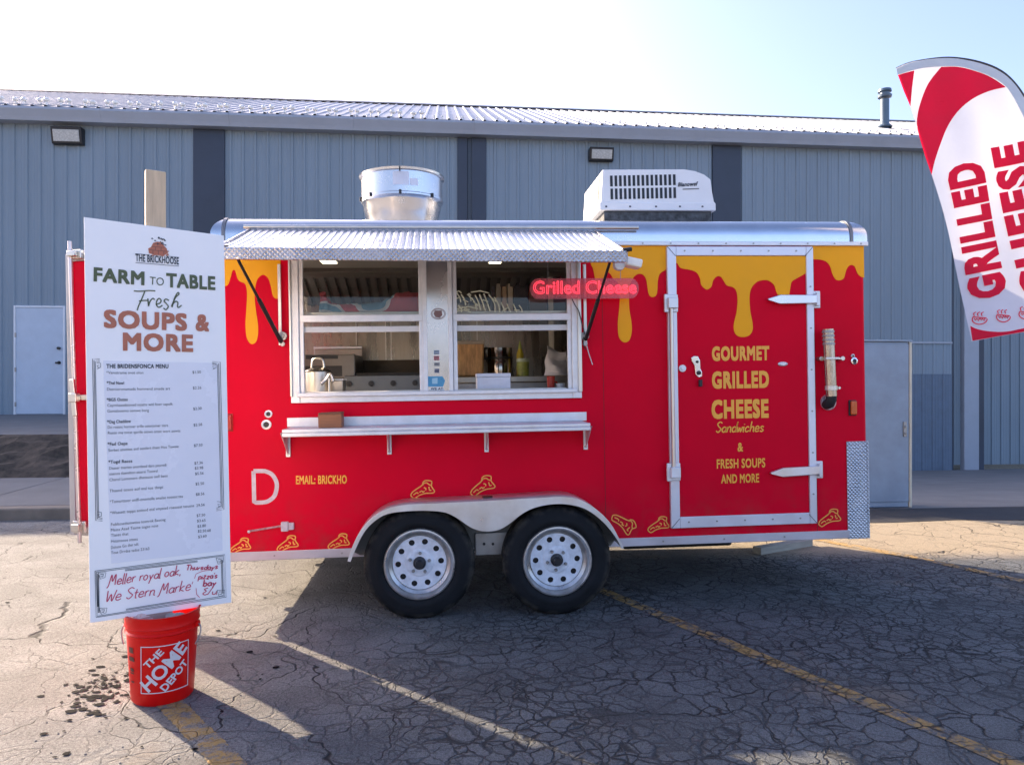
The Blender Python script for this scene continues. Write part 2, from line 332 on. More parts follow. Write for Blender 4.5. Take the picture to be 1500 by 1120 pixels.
def text_geo(body, bold=0., shear=0., space=1.):
    k = (body, bold, shear, space)
    if k not in TXT:
        cu = bpy.data.curves.new('tmp', 'FONT'); cu.body = body; cu.size = 1; cu.offset = bold; cu.shear = shear; cu.space_character = space; cu.resolution_u = 3
        cu.fill_mode = 'FRONT'
        me = _curve_mesh(cu); vs = [tuple(v.co) for v in me.vertices]; fs = [tuple(p.vertices) for p in me.polygons]; bpy.data.meshes.remove(me)
        TXT[k] = (vs, fs)
    return TXT[k]
CAPH = .682
def text_fit(mb, fr, body, a, b, cap, y=0., bold=.02, shear=0., horizontal=False, single=False):
    """lay BODY between pixels a and b (baseline ends) on the plane local y of frame fr; cap height in pixels"""
    A = fr.p(a[0], a[1], y); Bq = fr.p(b[0], b[1], y)
    if horizontal: z = (A.z + Bq.z) / 2; A.z = z; Bq.z = z
    C1 = fr.p((a[0] + b[0]) / 2, (a[1] + b[1]) / 2 - cap, y); C0 = fr.p((a[0] + b[0]) / 2, (a[1] + b[1]) / 2, y)
    vs, fs = text_geo(body, bold if single else 0., shear, 1 + 2.6 * bold)
    if not vs: return
    x0 = min(v[0] for v in vs) - bold; x1 = max(v[0] for v in vs) + bold; wd = (Bq - A).length; d = (Bq - A).normalized(); n = Vector((-d.z, 0, d.x))
    ch = (C1 - C0).length / (CAPH + 2 * bold); k = 9 if bold > .012 and not single else 1      # heavier weight: the same glyphs laid round themselves
    for i in range(k):
        ox, oy = (bold * (i % 3 - 1), bold * (i // 3 - 1)) if k > 1 else (0, 0)
        mb.add([A + d * ((v[0] + ox - x0) / (x1 - x0) * wd) + n * ((v[1] + oy + bold) * ch) + Vector((0, -.00006 * i, 0)) for v in vs], fs)
GL = {'a': [[(.75, .85), (.4, 1), (.1, .7), (.1, .25), (.4, 0), (.7, .3), (.78, 1)], [(.78, 1), (.76, .2), (.95, 0)]],
 'b': [[(.1, 2), (.1, 0)], [(.1, .6), (.4, 1), (.72, .7), (.7, .2), (.4, 0), (.1, .2)]],
 'c': [[(.75, .8), (.45, 1), (.12, .65), (.15, .2), (.45, 0), (.8, .25)]],
 'd': [[(.75, .85), (.4, 1), (.1, .7), (.1, .25), (.4, 0), (.7, .3), (.8, 1), (.85, 2)], [(.85, 2), (.78, .3), (.95, 0)]],
 'e': [[(.1, .5), (.75, .6), (.6, 1), (.3, 1), (.1, .6), (.15, .15), (.45, 0), (.85, .2)]],
 'g': [[(.75, .85), (.4, 1), (.1, .7), (.1, .25), (.4, .05), (.7, .3), (.78, 1), (.75, -.4), (.45, -.8), (.1, -.6)]],
 'h': [[(.1, 2), (.1, 0)], [(.1, .5), (.35, .95), (.65, .9), (.7, .5), (.72, .1), (.9, 0)]],
 'i': [[(.1, 1), (.1, .1), (.25, 0)], [(.1, 1.4), (.12, 1.5)]], 'k': [[(.1, 2), (.1, 0)], [(.7, 1), (.15, .45), (.75, 0)]],
 'l': [[(.12, 2), (.1, .1), (.25, 0)]], 'n': [[(.1, 1), (.1, 0)], [(.1, .6), (.35, 1), (.65, .9), (.7, .5), (.72, .1), (.9, 0)]],
 'o': [[(.4, 1), (.1, .7), (.1, .25), (.4, 0), (.72, .3), (.7, .75), (.4, 1)]], 'p': [[(.1, 1), (.1, -.8)], [(.1, .6), (.4, 1), (.72, .7), (.7, .2), (.4, 0), (.1, .2)]],
 'r': [[(.1, 1), (.1, 0)], [(.1, .6), (.3, .95), (.6, .95)]], 's': [[(.7, .85), (.4, 1), (.12, .8), (.4, .5), (.7, .25), (.4, 0), (.08, .15)]],
 't': [[(.3, 1.6), (.3, .15), (.5, 0)], [(.05, 1), (.6, 1)]], 'u': [[(.1, 1), (.12, .2), (.4, 0), (.7, .3), (.75, 1)], [(.75, 1), (.78, .1), (.95, 0)]],
 'w': [[(.05, 1), (.25, 0), (.5, .8), (.75, 0), (1, 1)]], 'y': [[(.1, 1), (.4, .1)], [(.75, 1), (.4, .1), (.2, -.8)]], 'z': [[(.1, 1), (.7, 1), (.1, 0), (.75, 0)]],
 'S': [[(.95, 1.75), (.5, 2), (.1, 1.6), (.45, 1.05), (.9, .6), (.5, 0), (.05, .3)]], 'M': [[(-.2, -.4), (.05, 0), (.3, 2), (.6, .7), (1, 2), (1.15, 0)]],
 'W': [[(.05, 2), (.3, 0), (.65, 1.3), (.95, 0), (1.3, 2)]], 'F': [[(.0, 1.7), (.3, 1.95), (1.2, 2)], [(.5, 1.95), (.42, 1), (.2, -.3)], [(.3, 1), (.85, 1.05)]],
 'T': [[(.0, 2), (1.1, 2)], [(.5, 2), (.5, 0)]], 'E': [[(.8, 2), (.2, 1.7), (.6, 1.1), (.1, .5), (.5, 0), (.9, .2)]], ',': [[(.1, .1), (.05, -.3)]], "'": [[(.1, 2), (.05, 1.6)]], '/': [[(.0, 0), (.6, 2)]], 'I': [[(.1, 2), (.1, 0)]]}
GWID = {'i': .35, 'l': .35, 'I': .3, 't': .7, 'r': .7, ',': .4, "'": .3, 'M': 1.4, 'W': 1.4, 'F': 1.0, 'w': 1.15, '/': .7, 'S': 1.1, 'T': 1.15}
def script_fit(mb, fr, body, a, b, xh, y=0., wid=.004, slant=.25, jit=0.):
    x = 0; st = []
    for ch in body:
        if ch == ' ': x += .6; continue
        jz = random.uniform(-jit, jit)
        for s in GL.get(ch, []): st.append([(x + p[0] + p[1] * slant, p[1] * (1 + jz) + jz) for p in s])
        x += GWID.get(ch, .95)
    A = fr.p(a[0], a[1], y); Bq = fr.p(b[0], b[1], y); mxx = max(p[0] for s in st for p in s); mn = min(p[0] for s in st for p in s)
    mid = ((a[0] + b[0]) / 2, (a[1] + b[1]) / 2); h = (fr.p(mid[0], mid[1] - xh, y) - fr.p(mid[0], mid[1], y)).length
    d = (Bq - A).normalized(); n = Vector((-d.z, 0, d.x)); wd = (Bq - A).length
    for s in st:
        c = [A + d * ((p[0] - mn) / (mxx - mn) * wd) + n * (p[1] * h) for p in s]
        c = crom([(q.x, q.z) for q in c], 5) if len(c) > 2 else [(q.x, q.z) for q in c]
        mb.ribbon(c, wid, y)
def px2(fr, pts, y=0.): return [(q.x, q.z) for q in (fr.p(a, b, y) for a, b in pts)]

# ================================================================== THE SETTING
def structure(o): o['kind'] = 'structure'; return o
def Bw(x, y, z): return B.M @ Vector((x, y, z))
def apron_z(y): return -.02 - .085 * max(0, min(11.2, y + 11.2))     # the yard on the right falls towards the building
mb = MB()
us = [-500, -12, -1.5, -1.0, 500]; vs_ = [-500, -40, -11.3, -11.2, 0.2, 60, 500]
def gz(u, v): return apron_z(v) - .03 if (u > -1.2 and v > -11.25) else 0.
gv = [tuple(Bw(u, v, gz(u, v))) for v in vs_ for u in us]; k = len(us)
mb.add(gv, [(j * k + i, j * k + i + 1, (j + 1) * k + i + 1, (j + 1) * k + i) for j in range(len(vs_) - 1) for i in range(k - 1)])
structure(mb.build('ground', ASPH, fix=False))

def line_strip(pa, pb, wd, name='road_marking'):
    a = gp(*pa, z=.004); b = gp(*pb, z=.004); d = (b - a).normalized(); n = Vector((-d.y, d.x, 0)) * wd / 2; N = 40; vs = []
    for i in range(N + 1):
        p = a.lerp(b, i / N); j = random.uniform(.9, 1.06); vs += [p + n * j, p - n * j]
    return structure(MB().add(vs, [(2 * i, 2 * i + 2, 2 * i + 3, 2 * i + 1) for i in range(N)]).build(name, YLINE))
line_strip((868, 858), (1600, 1165), .10)
line_strip((246, 1026), (352, 1135), .11)
line_strip((1196, 789), (1345, 817), .12)
line_strip((1345, 817), (1510, 853), .10)
# kerb, sidewalk, mulch bank and walkway on the left
def slab(name, m, x0, x1, y0, y1, z0, z1a, z1b, bev=.012):
    vs = [(x0, y0, z0), (x1, y0, z0), (x1, y1, z0), (x0, y1, z0), (x0, y0, z1a), (x1, y0, z1a), (x1, y1, z1b), (x0, y1, z1b)]
    o = MB().add(vs, [(0, 3, 2, 1), (4, 5, 6, 7), (0, 1, 5, 4), (1, 2, 6, 5), (2, 3, 7, 6), (3, 0, 4, 7)]).build(name, m, None, bev)
    o.matrix_world = B.M; return structure(o)
slab('kerb', KERBM, -40, -1.3, -11.02, -10.85, -.1, .125, .13, .02)
x = -22.0
while x < -1.5:                                                     # one sidewalk slab after another, narrow joints
    slab('sidewalk', CONC, x, min(x + 1.49, -1.3), -10.847, -8.55, -.1, .132, .15); x += 1.5
slab('walkway', CONC, -40, -1.3, -7.5, -.003, -.1, .66, .67)
bank = MB(); N = 90; rows = 9
for j in range(rows):
    for i in range(N + 1):
        t = j / (rows - 1); u = -24 + i * (22.7 / N)
        bank.v.append((u, -8.55 + t * 1.06, .13 + t * .545 + (random.uniform(-.05, .06) if 0 < j < rows - 1 else 0)))
bank.f = [(j * (N + 1) + i, j * (N + 1) + i + 1, (j + 1) * (N + 1) + i + 1, (j + 1) * (N + 1) + i) for j in range(rows - 1) for i in range(N)]
o = bank.build('mulch_bank', MULCH); o.matrix_world = B.M; structure(o)
ap = slab('apron', CONC, -1.0, 30, -11.2, 1.7, -1.6, -.02, -1, .01)
ap.data.vertices[6].co.z = ap.data.vertices[7].co.z = -.02 - .085 * 12.9

# ================================================================== THE BUILDING
bl = thing('metal_building', 'long blue-grey ribbed metal building with navy pilasters behind the food trailer', 'building', B.M.copy())
EAVE = B.z(188); GB = B.z(204)
UL, UR = -25.0, B.x(1394)
def ribbed(x0, x1, y, z0, z1, pitch=.305, rib=.028, off=0.):
    pts = [(x0, y)]; x = x0 + off + pitch / 2
    while x + .04 < x1:
        for dx, dy in ((-.042, 0), (-.024, -rib), (.024, -rib), (.042, 0)): pts.append((x + dx, y + dy))
        for q in (.085, .165):
            if x + q + .02 < x1: pts += [(x + q - .012, y), (x + q, y - .006), (x + q + .012, y)]
        x += pitch
    pts.append((x1, y)); k = len(pts); m = MB()
    m.add([(p[0], p[1], z0) for p in pts] + [(p[0], p[1], z1) for p in pts], [(i, i + 1, i + k + 1, i + k) for i in range(k - 1)]); return m
ribbed(UL, UR, 0, -1.25, GB).build('wall', SIDING, bl, fix=False)
m = MB().box(UL, UR, .03, 16.8, -1.25, GB - .02); m.box(UR + .003, UR + 12, 1.55, 16.8, -1.25, GB - .02); m.build('wall_core', SIDING, bl)
ribbed(UR, UR + 12, 1.5, -1.25, GB, off=.1).build('recessed_wall', SIDING, bl, fix=False)
ribbed(B.x(1262), UR - .02, -.036, -1.25, B.z(547), off=.08).build('wainscot', mat('slate_blue_wainscot', (.115, .16, .22), .45, var=.1), bl, fix=False)
m = MB().box(B.x(1262), UR - .01, -.05, -.035, B.z(500), B.z(497)); m.build('wall_trim', GUTT, bl)
for a, b2, yy in ((284, 330, -.07), (670, 684.5, -.06), (691, 712, -.06), (1043, 1084, -.07), (1433, 1441, -.02)):
    MB().box(B.x(a), B.x(b2), yy, .02, -1.25, GB - .01).build('pilaster', PILA, bl, .01)
MB().box(B.x(684.7), B.x(690.8), -.035, .02, -1.25, GB - .01).build('downspout', mat('dark_downspout', (.035, .045, .06), .4), bl, .01)
MB().box(B.x(1411), B.x(1432.5), -.05, .13, -1.25, GB - .01).build('downspout', GUTT, bl, .012)
MB().box(UR + .002, UR + .05, .0, 1.5, -1.25, GB).build('return_wall', PILA, bl)
# gutter
gprof = [(-.36, EAVE + .03), (-.38, EAVE + .03), (-.40, EAVE - .03), (-.33, GB + .09), (-.30, GB), (.05, GB), (.05, GB + .02), (-.28, GB + .03)]
xs = [UL - .4 + i * 3.05 for i in range(18)]
for xa in xs:
    kk = len(gprof); xe = min(xa + 3.047, UR + 12)
    MB().add([(xa, p[0], p[1]) for p in gprof] + [(xe, p[0], p[1]) for p in gprof], [(i, i + 1, i + kk + 1, i + kk) for i in range(kk - 1)]).build('gutter', GUTT, bl)
# roof
PITCH = .41; RID = 8.4
def rz(y): return EAVE + .035 + PITCH * (y + .38)
rf = MB(); pts = []; x = UL - .4
while x < UR + 11.6:
    pts += [(x, 0), (x + .22, 0), (x + .238, .032), (x + .287, .032), (x + .305, 0)]; x += .305
kk = len(pts); ys = [-.38, RID]
rf.add([(p[0], yy, rz(yy) + p[1]) for yy in ys for p in pts], [(i, i + 1, i + kk + 1, i + kk) for i in range(kk - 1)])
rf.add([(UL - .4, RID, rz(RID)), (UR + 11.6, RID, rz(RID)), (UR + 11.6, 17.2, EAVE), (UL - .4, 17.2, EAVE)], [(0, 1, 2, 3)])
roof = rf.build('roof', ROOFB, bl, fix=False)
MB().add([(UL - .41, -.38, EAVE + .0), (UL - .41, RID, rz(RID) - .02), (UL - .41, 17.2, EAVE), (UL - .395, -.38, EAVE), (UL - .395, RID, rz(RID) - .02), (UL - .395, 17.2, EAVE)], [(0, 1, 2), (3, 5, 4), (0, 3, 4, 1), (1, 4, 5, 2)]).build('gable_wall', SIDING, roof)
MB().add([(UL - .42, RID - .2, rz(RID - .2) + .05), (UR + 11.6, RID - .2, rz(RID - .2) + .05), (UR + 11.6, RID, rz(RID) + .09), (UL - .42, RID, rz(RID) + .09), (UL - .42, RID + .2, rz(RID - .2) + .05), (UR + 11.6, RID + .2, rz(RID - .2) + .05)],
         [(0, 1, 2, 3), (3, 2, 5, 4)]).build('ridge_cap', mat('dark_ridge_cap', (.08, .09, .10), .5), roof)
# pairs of clear snow guards just above the eave
sg = MB(); 
sg.lathe([(.0, .10), (.045, .095), (.07, .06), (.06, .02), (.03, 0), (0, 0)], (0, 0, .05), 'Z', 8); sg.box(-.018, .018, -.018, .018, -.03, .06)
guard = sg.build('snow_guard', CLEAR, roof)
gx = -14.0; first = True; i = 0
while gx < UR + .2 and i < 47:
    for dx in (0, .19):
        o = guard if first else guard.copy()
        if not first: COL.objects.link(o)
        first = False; s = 1 if gx < -2.5 else .45
        o.parent = roof; o.location = (gx + dx + random.uniform(-.02, .02), .12 + random.uniform(-.03, .03), rz(.12) + .03 * s); o.scale = (s * random.uniform(.9, 1.15), s, s * random.uniform(.85, 1.1)); o.rotation_euler[2] = random.uniform(-.5, .5)
    gx += .545; i += 1
# vent pipe
vx = B.x(1296, 2.6, 175); vy = 2.6; vb = rz(vy) - .1
vz = lambda py: B.z(py, vy, 1296)
vp = MB(); vp.lathe([(0, vb), (.13, vb), (.13, vz(146)), (0, vz(146))], (vx, vy, 0), n=24); vp.lathe([(0, vz(144)), (.20, vz(143)), (.21, vz(140)), (.14, vz(140)), (.14, vz(136)), (.20, vz(135)), (.19, vz(131.5)), (0, vz(131))], (vx, vy, 0), n=24)
vp.lathe([(.13, vz(183)), (.2, vz(188)), (.22, vz(186)), (.135, vz(182))], (vx, vy, 0), n=24)
vp.build('vent_pipe', mat('blue_grey_vent', (.10, .145, .19), .4, .2), roof, 0, True)
# the white door on the upper walkway
dx0, dx1, dz0, dz1 = B.x(22), B.x(97), .67, B.z(448, 0, 60)
dr = MB().box(dx0 + .05, dx1 - .05, -.055, .01, dz0 + .012, dz1 - .05).build('door', DOORW, bl, .006)
m = MB().box(dx0, dx0 + .047, -.07, .012, dz0, dz1).box(dx1 - .047, dx1, -.07, .012, dz0, dz1).box(dx0, dx1, -.068, .012, dz1 - .047, dz1); m.build('door_frame', WHITEP, dr, .006)
m = MB().cyl((B.x(88.5), -.12, B.z(510, 0, 60)), .035, .07, 'Y', 14).cyl((B.x(88.5), -.08, B.z(531, 0, 60)), .04, .03, 'Y', 14); m.box(B.x(84.5), B.x(89), -.125, -.095, B.z(532.5, 0, 60), B.z(530, 0, 60)); m.build('door_handle', BLKM, dr)
for zz in (.2, 1.05, 1.9): MB().box(dx0 + .03, dx0 + .06, -.078, -.05, dz0 + zz, dz0 + zz + .11).build('hinge', STEELD, dr)
# wall pack lights
def wall_light(px0, px1, py0, py1, label):
    cx, cz = B.x((px0 + px1) / 2), B.z((py0 + py1) / 2, 0, (px0 + px1) / 2); W = (B.x(px1) - B.x(px0)) / 2; H = abs(B.z(py0) - B.z(py1)) / 2
    t = thing('wall_light', label, 'wall light', B.M @ Matrix.Translation((cx, -.03, cz)), 'wall lights under the eave')
    m = MB().hexa([(-W, -.12, -H), (W, -.12, -H), (W, .03, -H), (-W, .03, -H)], [(-W, -.2, H), (W, -.2, H), (W, .03, H), (-W, .03, H)])
    m.build('housing', BLKM, t, .02)
    yq = lambda z: -.16 - .04 * z / H
    lens = MB().add([(-W * .84, yq(-H * .74) - .02, -H * .74), (W * .84, yq(-H * .74) - .02, -H * .74), (W * .84, yq(H * .6) - .02, H * .6), (-W * .84, yq(H * .6) - .02, H * .6), (-W * .84, yq(-H * .74) + .02, -H * .74), (W * .84, yq(-H * .74) + .02, -H * .74), (W * .84, yq(H * .6) + .02, H * .6), (-W * .84, yq(H * .6) + .02, H * .6)],
                    [(0, 1, 2, 3), (4, 7, 6, 5), (0, 4, 5, 1), (1, 5, 6, 2), (2, 6, 7, 3), (3, 7, 4, 0)])
    lens.build('lens', mat('prismatic_lens', (.50, .49, .45), .25, var=.15, vs=30), t, .006)
wall_light(80, 125, 190, 213, 'black boxed wall light beside the leftmost navy pilaster')
wall_light(862, 897, 219, 238, 'black boxed wall light above the roof air conditioner')
# grey steel cabinet at the slab edge, right of the trailer
KF = Frame(Bw(0, -10.9, 0), YAW)
kx0, kx1, kz1 = KF.x(1205), KF.x(1335), KF.z(498, 0, 1300)
kb = thing('steel_cabinet', "tall blue-grey steel cabinet behind the trailer's right end", 'cabinet', KF.M.copy())
MB().box(kx0, kx1 - .035, 0, .55, -.04, kz1 - .02).build('body', CABM, kb, .012)
MB().box(kx0 - .01, kx1 + .005, -.02, .57, kz1 - .018, kz1).build('top', CABM, kb, .006)
MB().box(kx1 - .033, kx1 - .002, -.018, .03, -.04, kz1 - .022).build('edge_strip', CREAM, kb, .006)
MB().box(kx0 + .02, kx1 - .04, -.012, -.003, .03, kz1 - .05).build('door', CABM, kb, .004)
lz = KF.z(628, 0, 1325); lx = KF.x(1324)
MB().box(lx - .02, lx + .02, -.03, -.013, lz - .09, lz + .09).cyl((lx, -.05, lz + .03), .016, .03, 'Y', 12).cyl((lx, -.045, lz - .05), .012, .03, 'Y', 12).build('latch', STEELD, kb, .004)
strip = MB(); N = 40  # the building's shadow band on the asphalt, painted as a dark sheet
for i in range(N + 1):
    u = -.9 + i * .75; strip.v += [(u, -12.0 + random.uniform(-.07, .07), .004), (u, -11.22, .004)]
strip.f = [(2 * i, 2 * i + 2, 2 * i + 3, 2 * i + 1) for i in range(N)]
o = strip.build('shade_strip', mat('shade_black', (.022, .022, .024), .8, var=.4, vs=3, bump=.3, bs=40), fix=False); o.matrix_world = B.M; structure(o)
# pale plank under the right end of the trailer
pa, pb = gp(1112, 812), gp(1188, 799)
M_ = Matrix.Translation(pa) @ Matrix.Rotation(math.atan2(pb.y - pa.y, pb.x - pa.x), 4, 'Z'); ln = (pb - pa).length
o = MB().box(0, ln, -.02, .07, 0, .06).build('plank', mat('weathered_plank', (.34, .32, .27), .8, var=.2, stretch=(1, 12, 12)), None, .004); o.matrix_world = M_
tag(o, "pale weathered plank lying on the asphalt under the trailer's right end", 'plank')
# dark drips on the asphalt left of the bucket
dm = MB()
for i in range(190):
    if i < 125: px, py = random.gauss(150, 26), random.gauss(1008, 14); py += (px - 150) * -.25
    elif i < 150: px, py = random.gauss(125, 22), random.gauss(1040, 7)
    else: px, py = random.uniform(0, 420), random.uniform(830, 1110)
    c = gp(px, py, .003); r = random.choice((.005, .006, .008, .010, .012, .016)) * random.uniform(.7, 1.2); n = 9; e = random.uniform(.7, 1.7)
    dm.add([(c.x + r * e * math.cos(2 * math.pi * q / n) * random.uniform(.75, 1.2), c.y + r * math.sin(2 * math.pi * q / n) * random.uniform(.75, 1.2), .003 + i * 1e-5) for q in range(n)], [tuple(range(n))])
o = dm.build('oil_drips', mat('wet_black_drips', (.004, .004, .006), .8, spec=.05), fix=False); o['kind'] = 'stuff'
pm_ = MB()
for i in range(420):
    px, py = random.uniform(-40, 1540), random.uniform(800, 1119)
    if i > 340: px, py = random.uniform(330, 420), random.uniform(818, 834)
    c = gp(px, py); r = random.uniform(.0015, .006); pm_.lathe([(0, 0), (r, 0), (r * .8, r * .7), (0, r)], (c.x, c.y, 0), n=6)
o = pm_.build('gravel', mat('loose_gravel', (.17, .16, .15), .9, var=.3, vs=40), fix=False); o['kind'] = 'stuff'

# ================================================================== THE FOOD TRAILER
tr = thing('food_trailer', 'red food trailer with dripping yellow cheese graphic and open service window', 'food trailer', T.M.copy())
X0, X1, ZT, ZB = -1.722, 2.597, 1.075, -1.095
ZTR = T.z(355, 0, 715); DEP = 2.02
wx0, wx1, wz0, wz1 = T.x(438), T.x(840), T.z(577, 0, 640), T.z(372, 0, 640)
vs, fs = fill2d([rect(X0 + .03, X1 - .03, ZB, ZTR + .02), rect(wx0, wx1, wz0, wz1)], 0, .05)
MB().add(vs, fs).build('side_wall', RED, tr, fix=False)
# rounded vertical corners
for s, xa in ((-1, X0 + .03), (1, X1 - .03)):
    prof = [(xa + s * .03 * math.sin(a), .03 - .03 * math.cos(a)) for a in [i * math.pi / 12 for i in range(7)]]
    c = MB(); c.add([(p[0], p[1], ZB) for p in prof] + [(p[0], p[1], ZTR + .02) for p in prof], [(i, i + 1, i + 8, i + 7) for i in range(6)])
    if s == -1: c.box(X0, X0 + .05, .031, .09, ZB, ZTR + .02)
    c.build('corner_post', RED, tr, 0, True)
MB().box(X0, X0 + .05, DEP - .09, DEP, ZB, ZTR).box(X0, X0 + .05, .092, DEP - .092, ZTR - .16, ZTR + .01).build('rear_frame', ALUW, tr, .005)
MB().box(X1 - .05, X1, .031, DEP, ZB, ZTR + .02).build('front_wall', RED, tr)
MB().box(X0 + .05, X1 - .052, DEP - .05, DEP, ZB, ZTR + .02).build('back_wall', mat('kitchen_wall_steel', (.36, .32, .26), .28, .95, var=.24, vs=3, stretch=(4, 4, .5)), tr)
MB().box(X0, X1, .052, DEP, ZB - .02, ZB + .1).build('floor', STEELD, tr)
vs, fs = fill2d([rect(X0 + .06, X1 - .06, ZB + .1, ZTR + .01), rect(wx0 - .003, wx1 + .003, wz0 - .003, wz1 + .003)], .0515, .004)
MB().add(vs, fs).build('wall_lining', STEEL, tr, fix=False)
MB().box(X1 - .058, X1 - .051, .058, DEP - .052, ZB + .1, ZTR + .01).build('end_lining', STEEL, tr)
# roof: rounded aluminium cap
bm = bmesh.new(); bmesh.ops.create_cube(bm, size=1)
for v in bm.verts: v.co = Vector((X0 - .012 + (v.co.x + .5) * (X1 - X0 + .024), -.012 + (v.co.y + .5) * (DEP + .024), ZTR + (v.co.z + .5) * (ZT - ZTR)))
ed = [e for e in bm.edges if all(v.co.z > ZTR + .01 for v in e.verts)]
bmesh.ops.bevel(bm, geom=ed, offset=.115, segments=8, profile=.5, affect='EDGES')
bot = [f for f in bm.faces if all(v.co.z < ZTR + .001 for v in f.verts)]; bmesh.ops.delete(bm, geom=bot, context='FACES')
bmesh.ops.subdivide_edges(bm, edges=[e for e in bm.edges if e.calc_length() > 1], cuts=24, use_grid_fill=True)
for v in bm.verts: v.co.z += .004 * math.sin(v.co.x * 3.1) * math.sin(v.co.y * 2)
me = bpy.data.meshes.new('roof'); bm.to_mesh(me); bm.free()
roof2 = fin(me, 'roof', ROOFM, tr, 0, True)
for px in (1247, 329):                                              # seams of the rounded end caps
    xx = T.x(px); pr = [(-.0165, ZTR), (-.0165, ZT - .12)] + [(-.0165 + .115 - .115 * math.cos(a), ZT - .115 + .12 * math.sin(a)) for a in [i * math.pi / 16 for i in range(1, 9)]] + [(DEP - .1, ZT + .005)]
    kk = len(pr); MB().add([(xx, p[0], p[1]) for p in pr] + [(xx + .02, p[0], p[1]) for p in pr], [(i, i + 1, i + kk + 1, i + kk) for i in range(kk - 1)]).build('roof_seam', mat('grey_seal', (.18, .19, .21), .4, .5), roof2, solid=.006)
m = MB().box(X0 - .014, X1 + .014, -.022, .0, ZTR - .022, ZTR + .006)
m.build('roof_trim', ALUW, tr, .004)
m = MB(); x = X0 + .1
while x < X1: m.cyl((x, -.026, ZTR - .008), .006, .004, 'Y', 8); x += .19
m.build('trim_screws', STEELD, tr)
MB().box(X0, T.x(1240), -.012, -.001, ZB - .005, ZB + .05).build('bottom_trim', mat('pale_trim_paint', (.58, .54, .56), .4, .3, var=.1), tr, .003)
m = MB(); x = X0 + .35
while x < T.x(1230): m.cyl((x, -.0155, ZB + .022), .006, .004, 'Y', 8); x += .42
m.build('trim_screws', STEELD, tr)
# corner guard of diamond plate
gx0, gz1 = T.x(1240, 0, 700), T.z(646, 0, 1250)
MB().box(gx0, X1 - .012, -.008, -.001, ZB - .012, gz1).box(X1 - .0115, X1 + .004, -.008, .5, ZB - .012, gz1).build('corner_guard', DPLATE, tr, .003)
# cheese drips: a printed film on the wall
def smooth_px(pts, n=5): return [(q.x, q.y) for q in crom([(a, b, 0) for a, b in pts], n)]
ytop = 350
dl = [(322, 422), (328.1, 419.7), (333.8, 416.9), (337.5, 407.5), (340.3, 397.2), (342.8, 395.3), (345, 398), (347.8, 407.5), (351.6, 412.2), (358.1, 415), (360.9, 421), (361.9, 432), (360.9, 452.5), (359.6, 475), (360.9, 492), (364.7, 501), (369.4, 504), (375, 500.3), (377.8, 490), (377.8, 475), (375, 456), (373.1, 437.5), (374, 420.6), (376.9, 409.4), (382.5, 403.4), (387.2, 402.8), (392.8, 407.5), (396.6, 418.8), (399.4, 432), (403.1, 437), (407.8, 436.6), (410.5, 428), (411, 400), (411, 386)]
dr_ = [(862, 372), (865.7, 387), (868.6, 393), (870.7, 403), (873, 416), (876, 424), (881, 426), (885, 418), (886.5, 404), (889, 398), (894, 401), (899, 409), (905, 414), (907.3, 421), (908.3, 434), (907, 453), (905.2, 471), (905.7, 488.6), (908.6, 497), (915, 501.4), (922, 498), (925.4, 485.7), (925, 471.4), (922, 453), (921.4, 437), (922, 421.4), (924.3, 413), (928.6, 405.7), (934.3, 401.4), (941.4, 402), (946.4, 408.6), (948.6, 421.4), (950.7, 431.4), (955, 435), (960.7, 433), (962.9, 425.7), (963.6, 411.4), (966.4, 401.4), (972.9, 396.4), (982, 391)]
dd = [(990, 385), (992.5, 386), (997.5, 392.5), (1010, 395), (1020, 398.8), (1025.5, 407.5), (1027.5, 417.5), (1035, 423.8), (1042, 420), (1044.5, 411), (1050, 405), (1056, 405.5), (1061, 412.5), (1065, 418), (1074, 420.8), (1079, 427), (1080.5, 440), (1079, 457.5), (1075, 475), (1076, 486), (1081, 492), (1089, 493.5), (1097.5, 491), (1102.3, 483.8), (1102.3, 472.5), (1099, 455), (1098, 435), (1100.5, 422.5), (1107.5, 413.8), (1116, 410.5), (1126, 411), (1134, 417.5), (1137.5, 427.5), (1142.5, 436), (1149, 438), (1155, 435.5), (1158, 420), (1160, 412.5), (1167.5, 407.5), (1181, 400)]
de = [(1188, 380), (1200, 380), (1210, 383), (1216, 390), (1219.5, 401), (1224, 408.8), (1230, 410.5), (1236, 407.5), (1239, 397.5), (1242.5, 390.5), (1247.5, 388), (1252.5, 391), (1256, 400), (1261, 405), (1266, 406.5)]
def drip(pts, y, th, parent, zc=None):
    q = px2(T, smooth_px(pts), y); zt = ZTR - .02 if zc is None else zc
    lp = [(q[0][0], zt)] + q + [(q[-1][0], zt)]
    vs, fs = fill2d([lp], y, th)
    MB().add(vs, fs).build('cheese_drip', YEL, parent, fix=False)
drip(dl, -.003, .0025, tr); drip(dr_, -.003, .0025, tr); drip(de, -.003, .0025, tr)
# seam between wall sheets
m = MB()
for px in (884, 1194): m.box(T.x(px) - .0012, T.x(px) + .0012, -.0022, -.0002, ZB + .05, ZTR - .03)
m.build('wall_seam', mat('dark_red_seam', (.16, .001, .008), .5), tr)

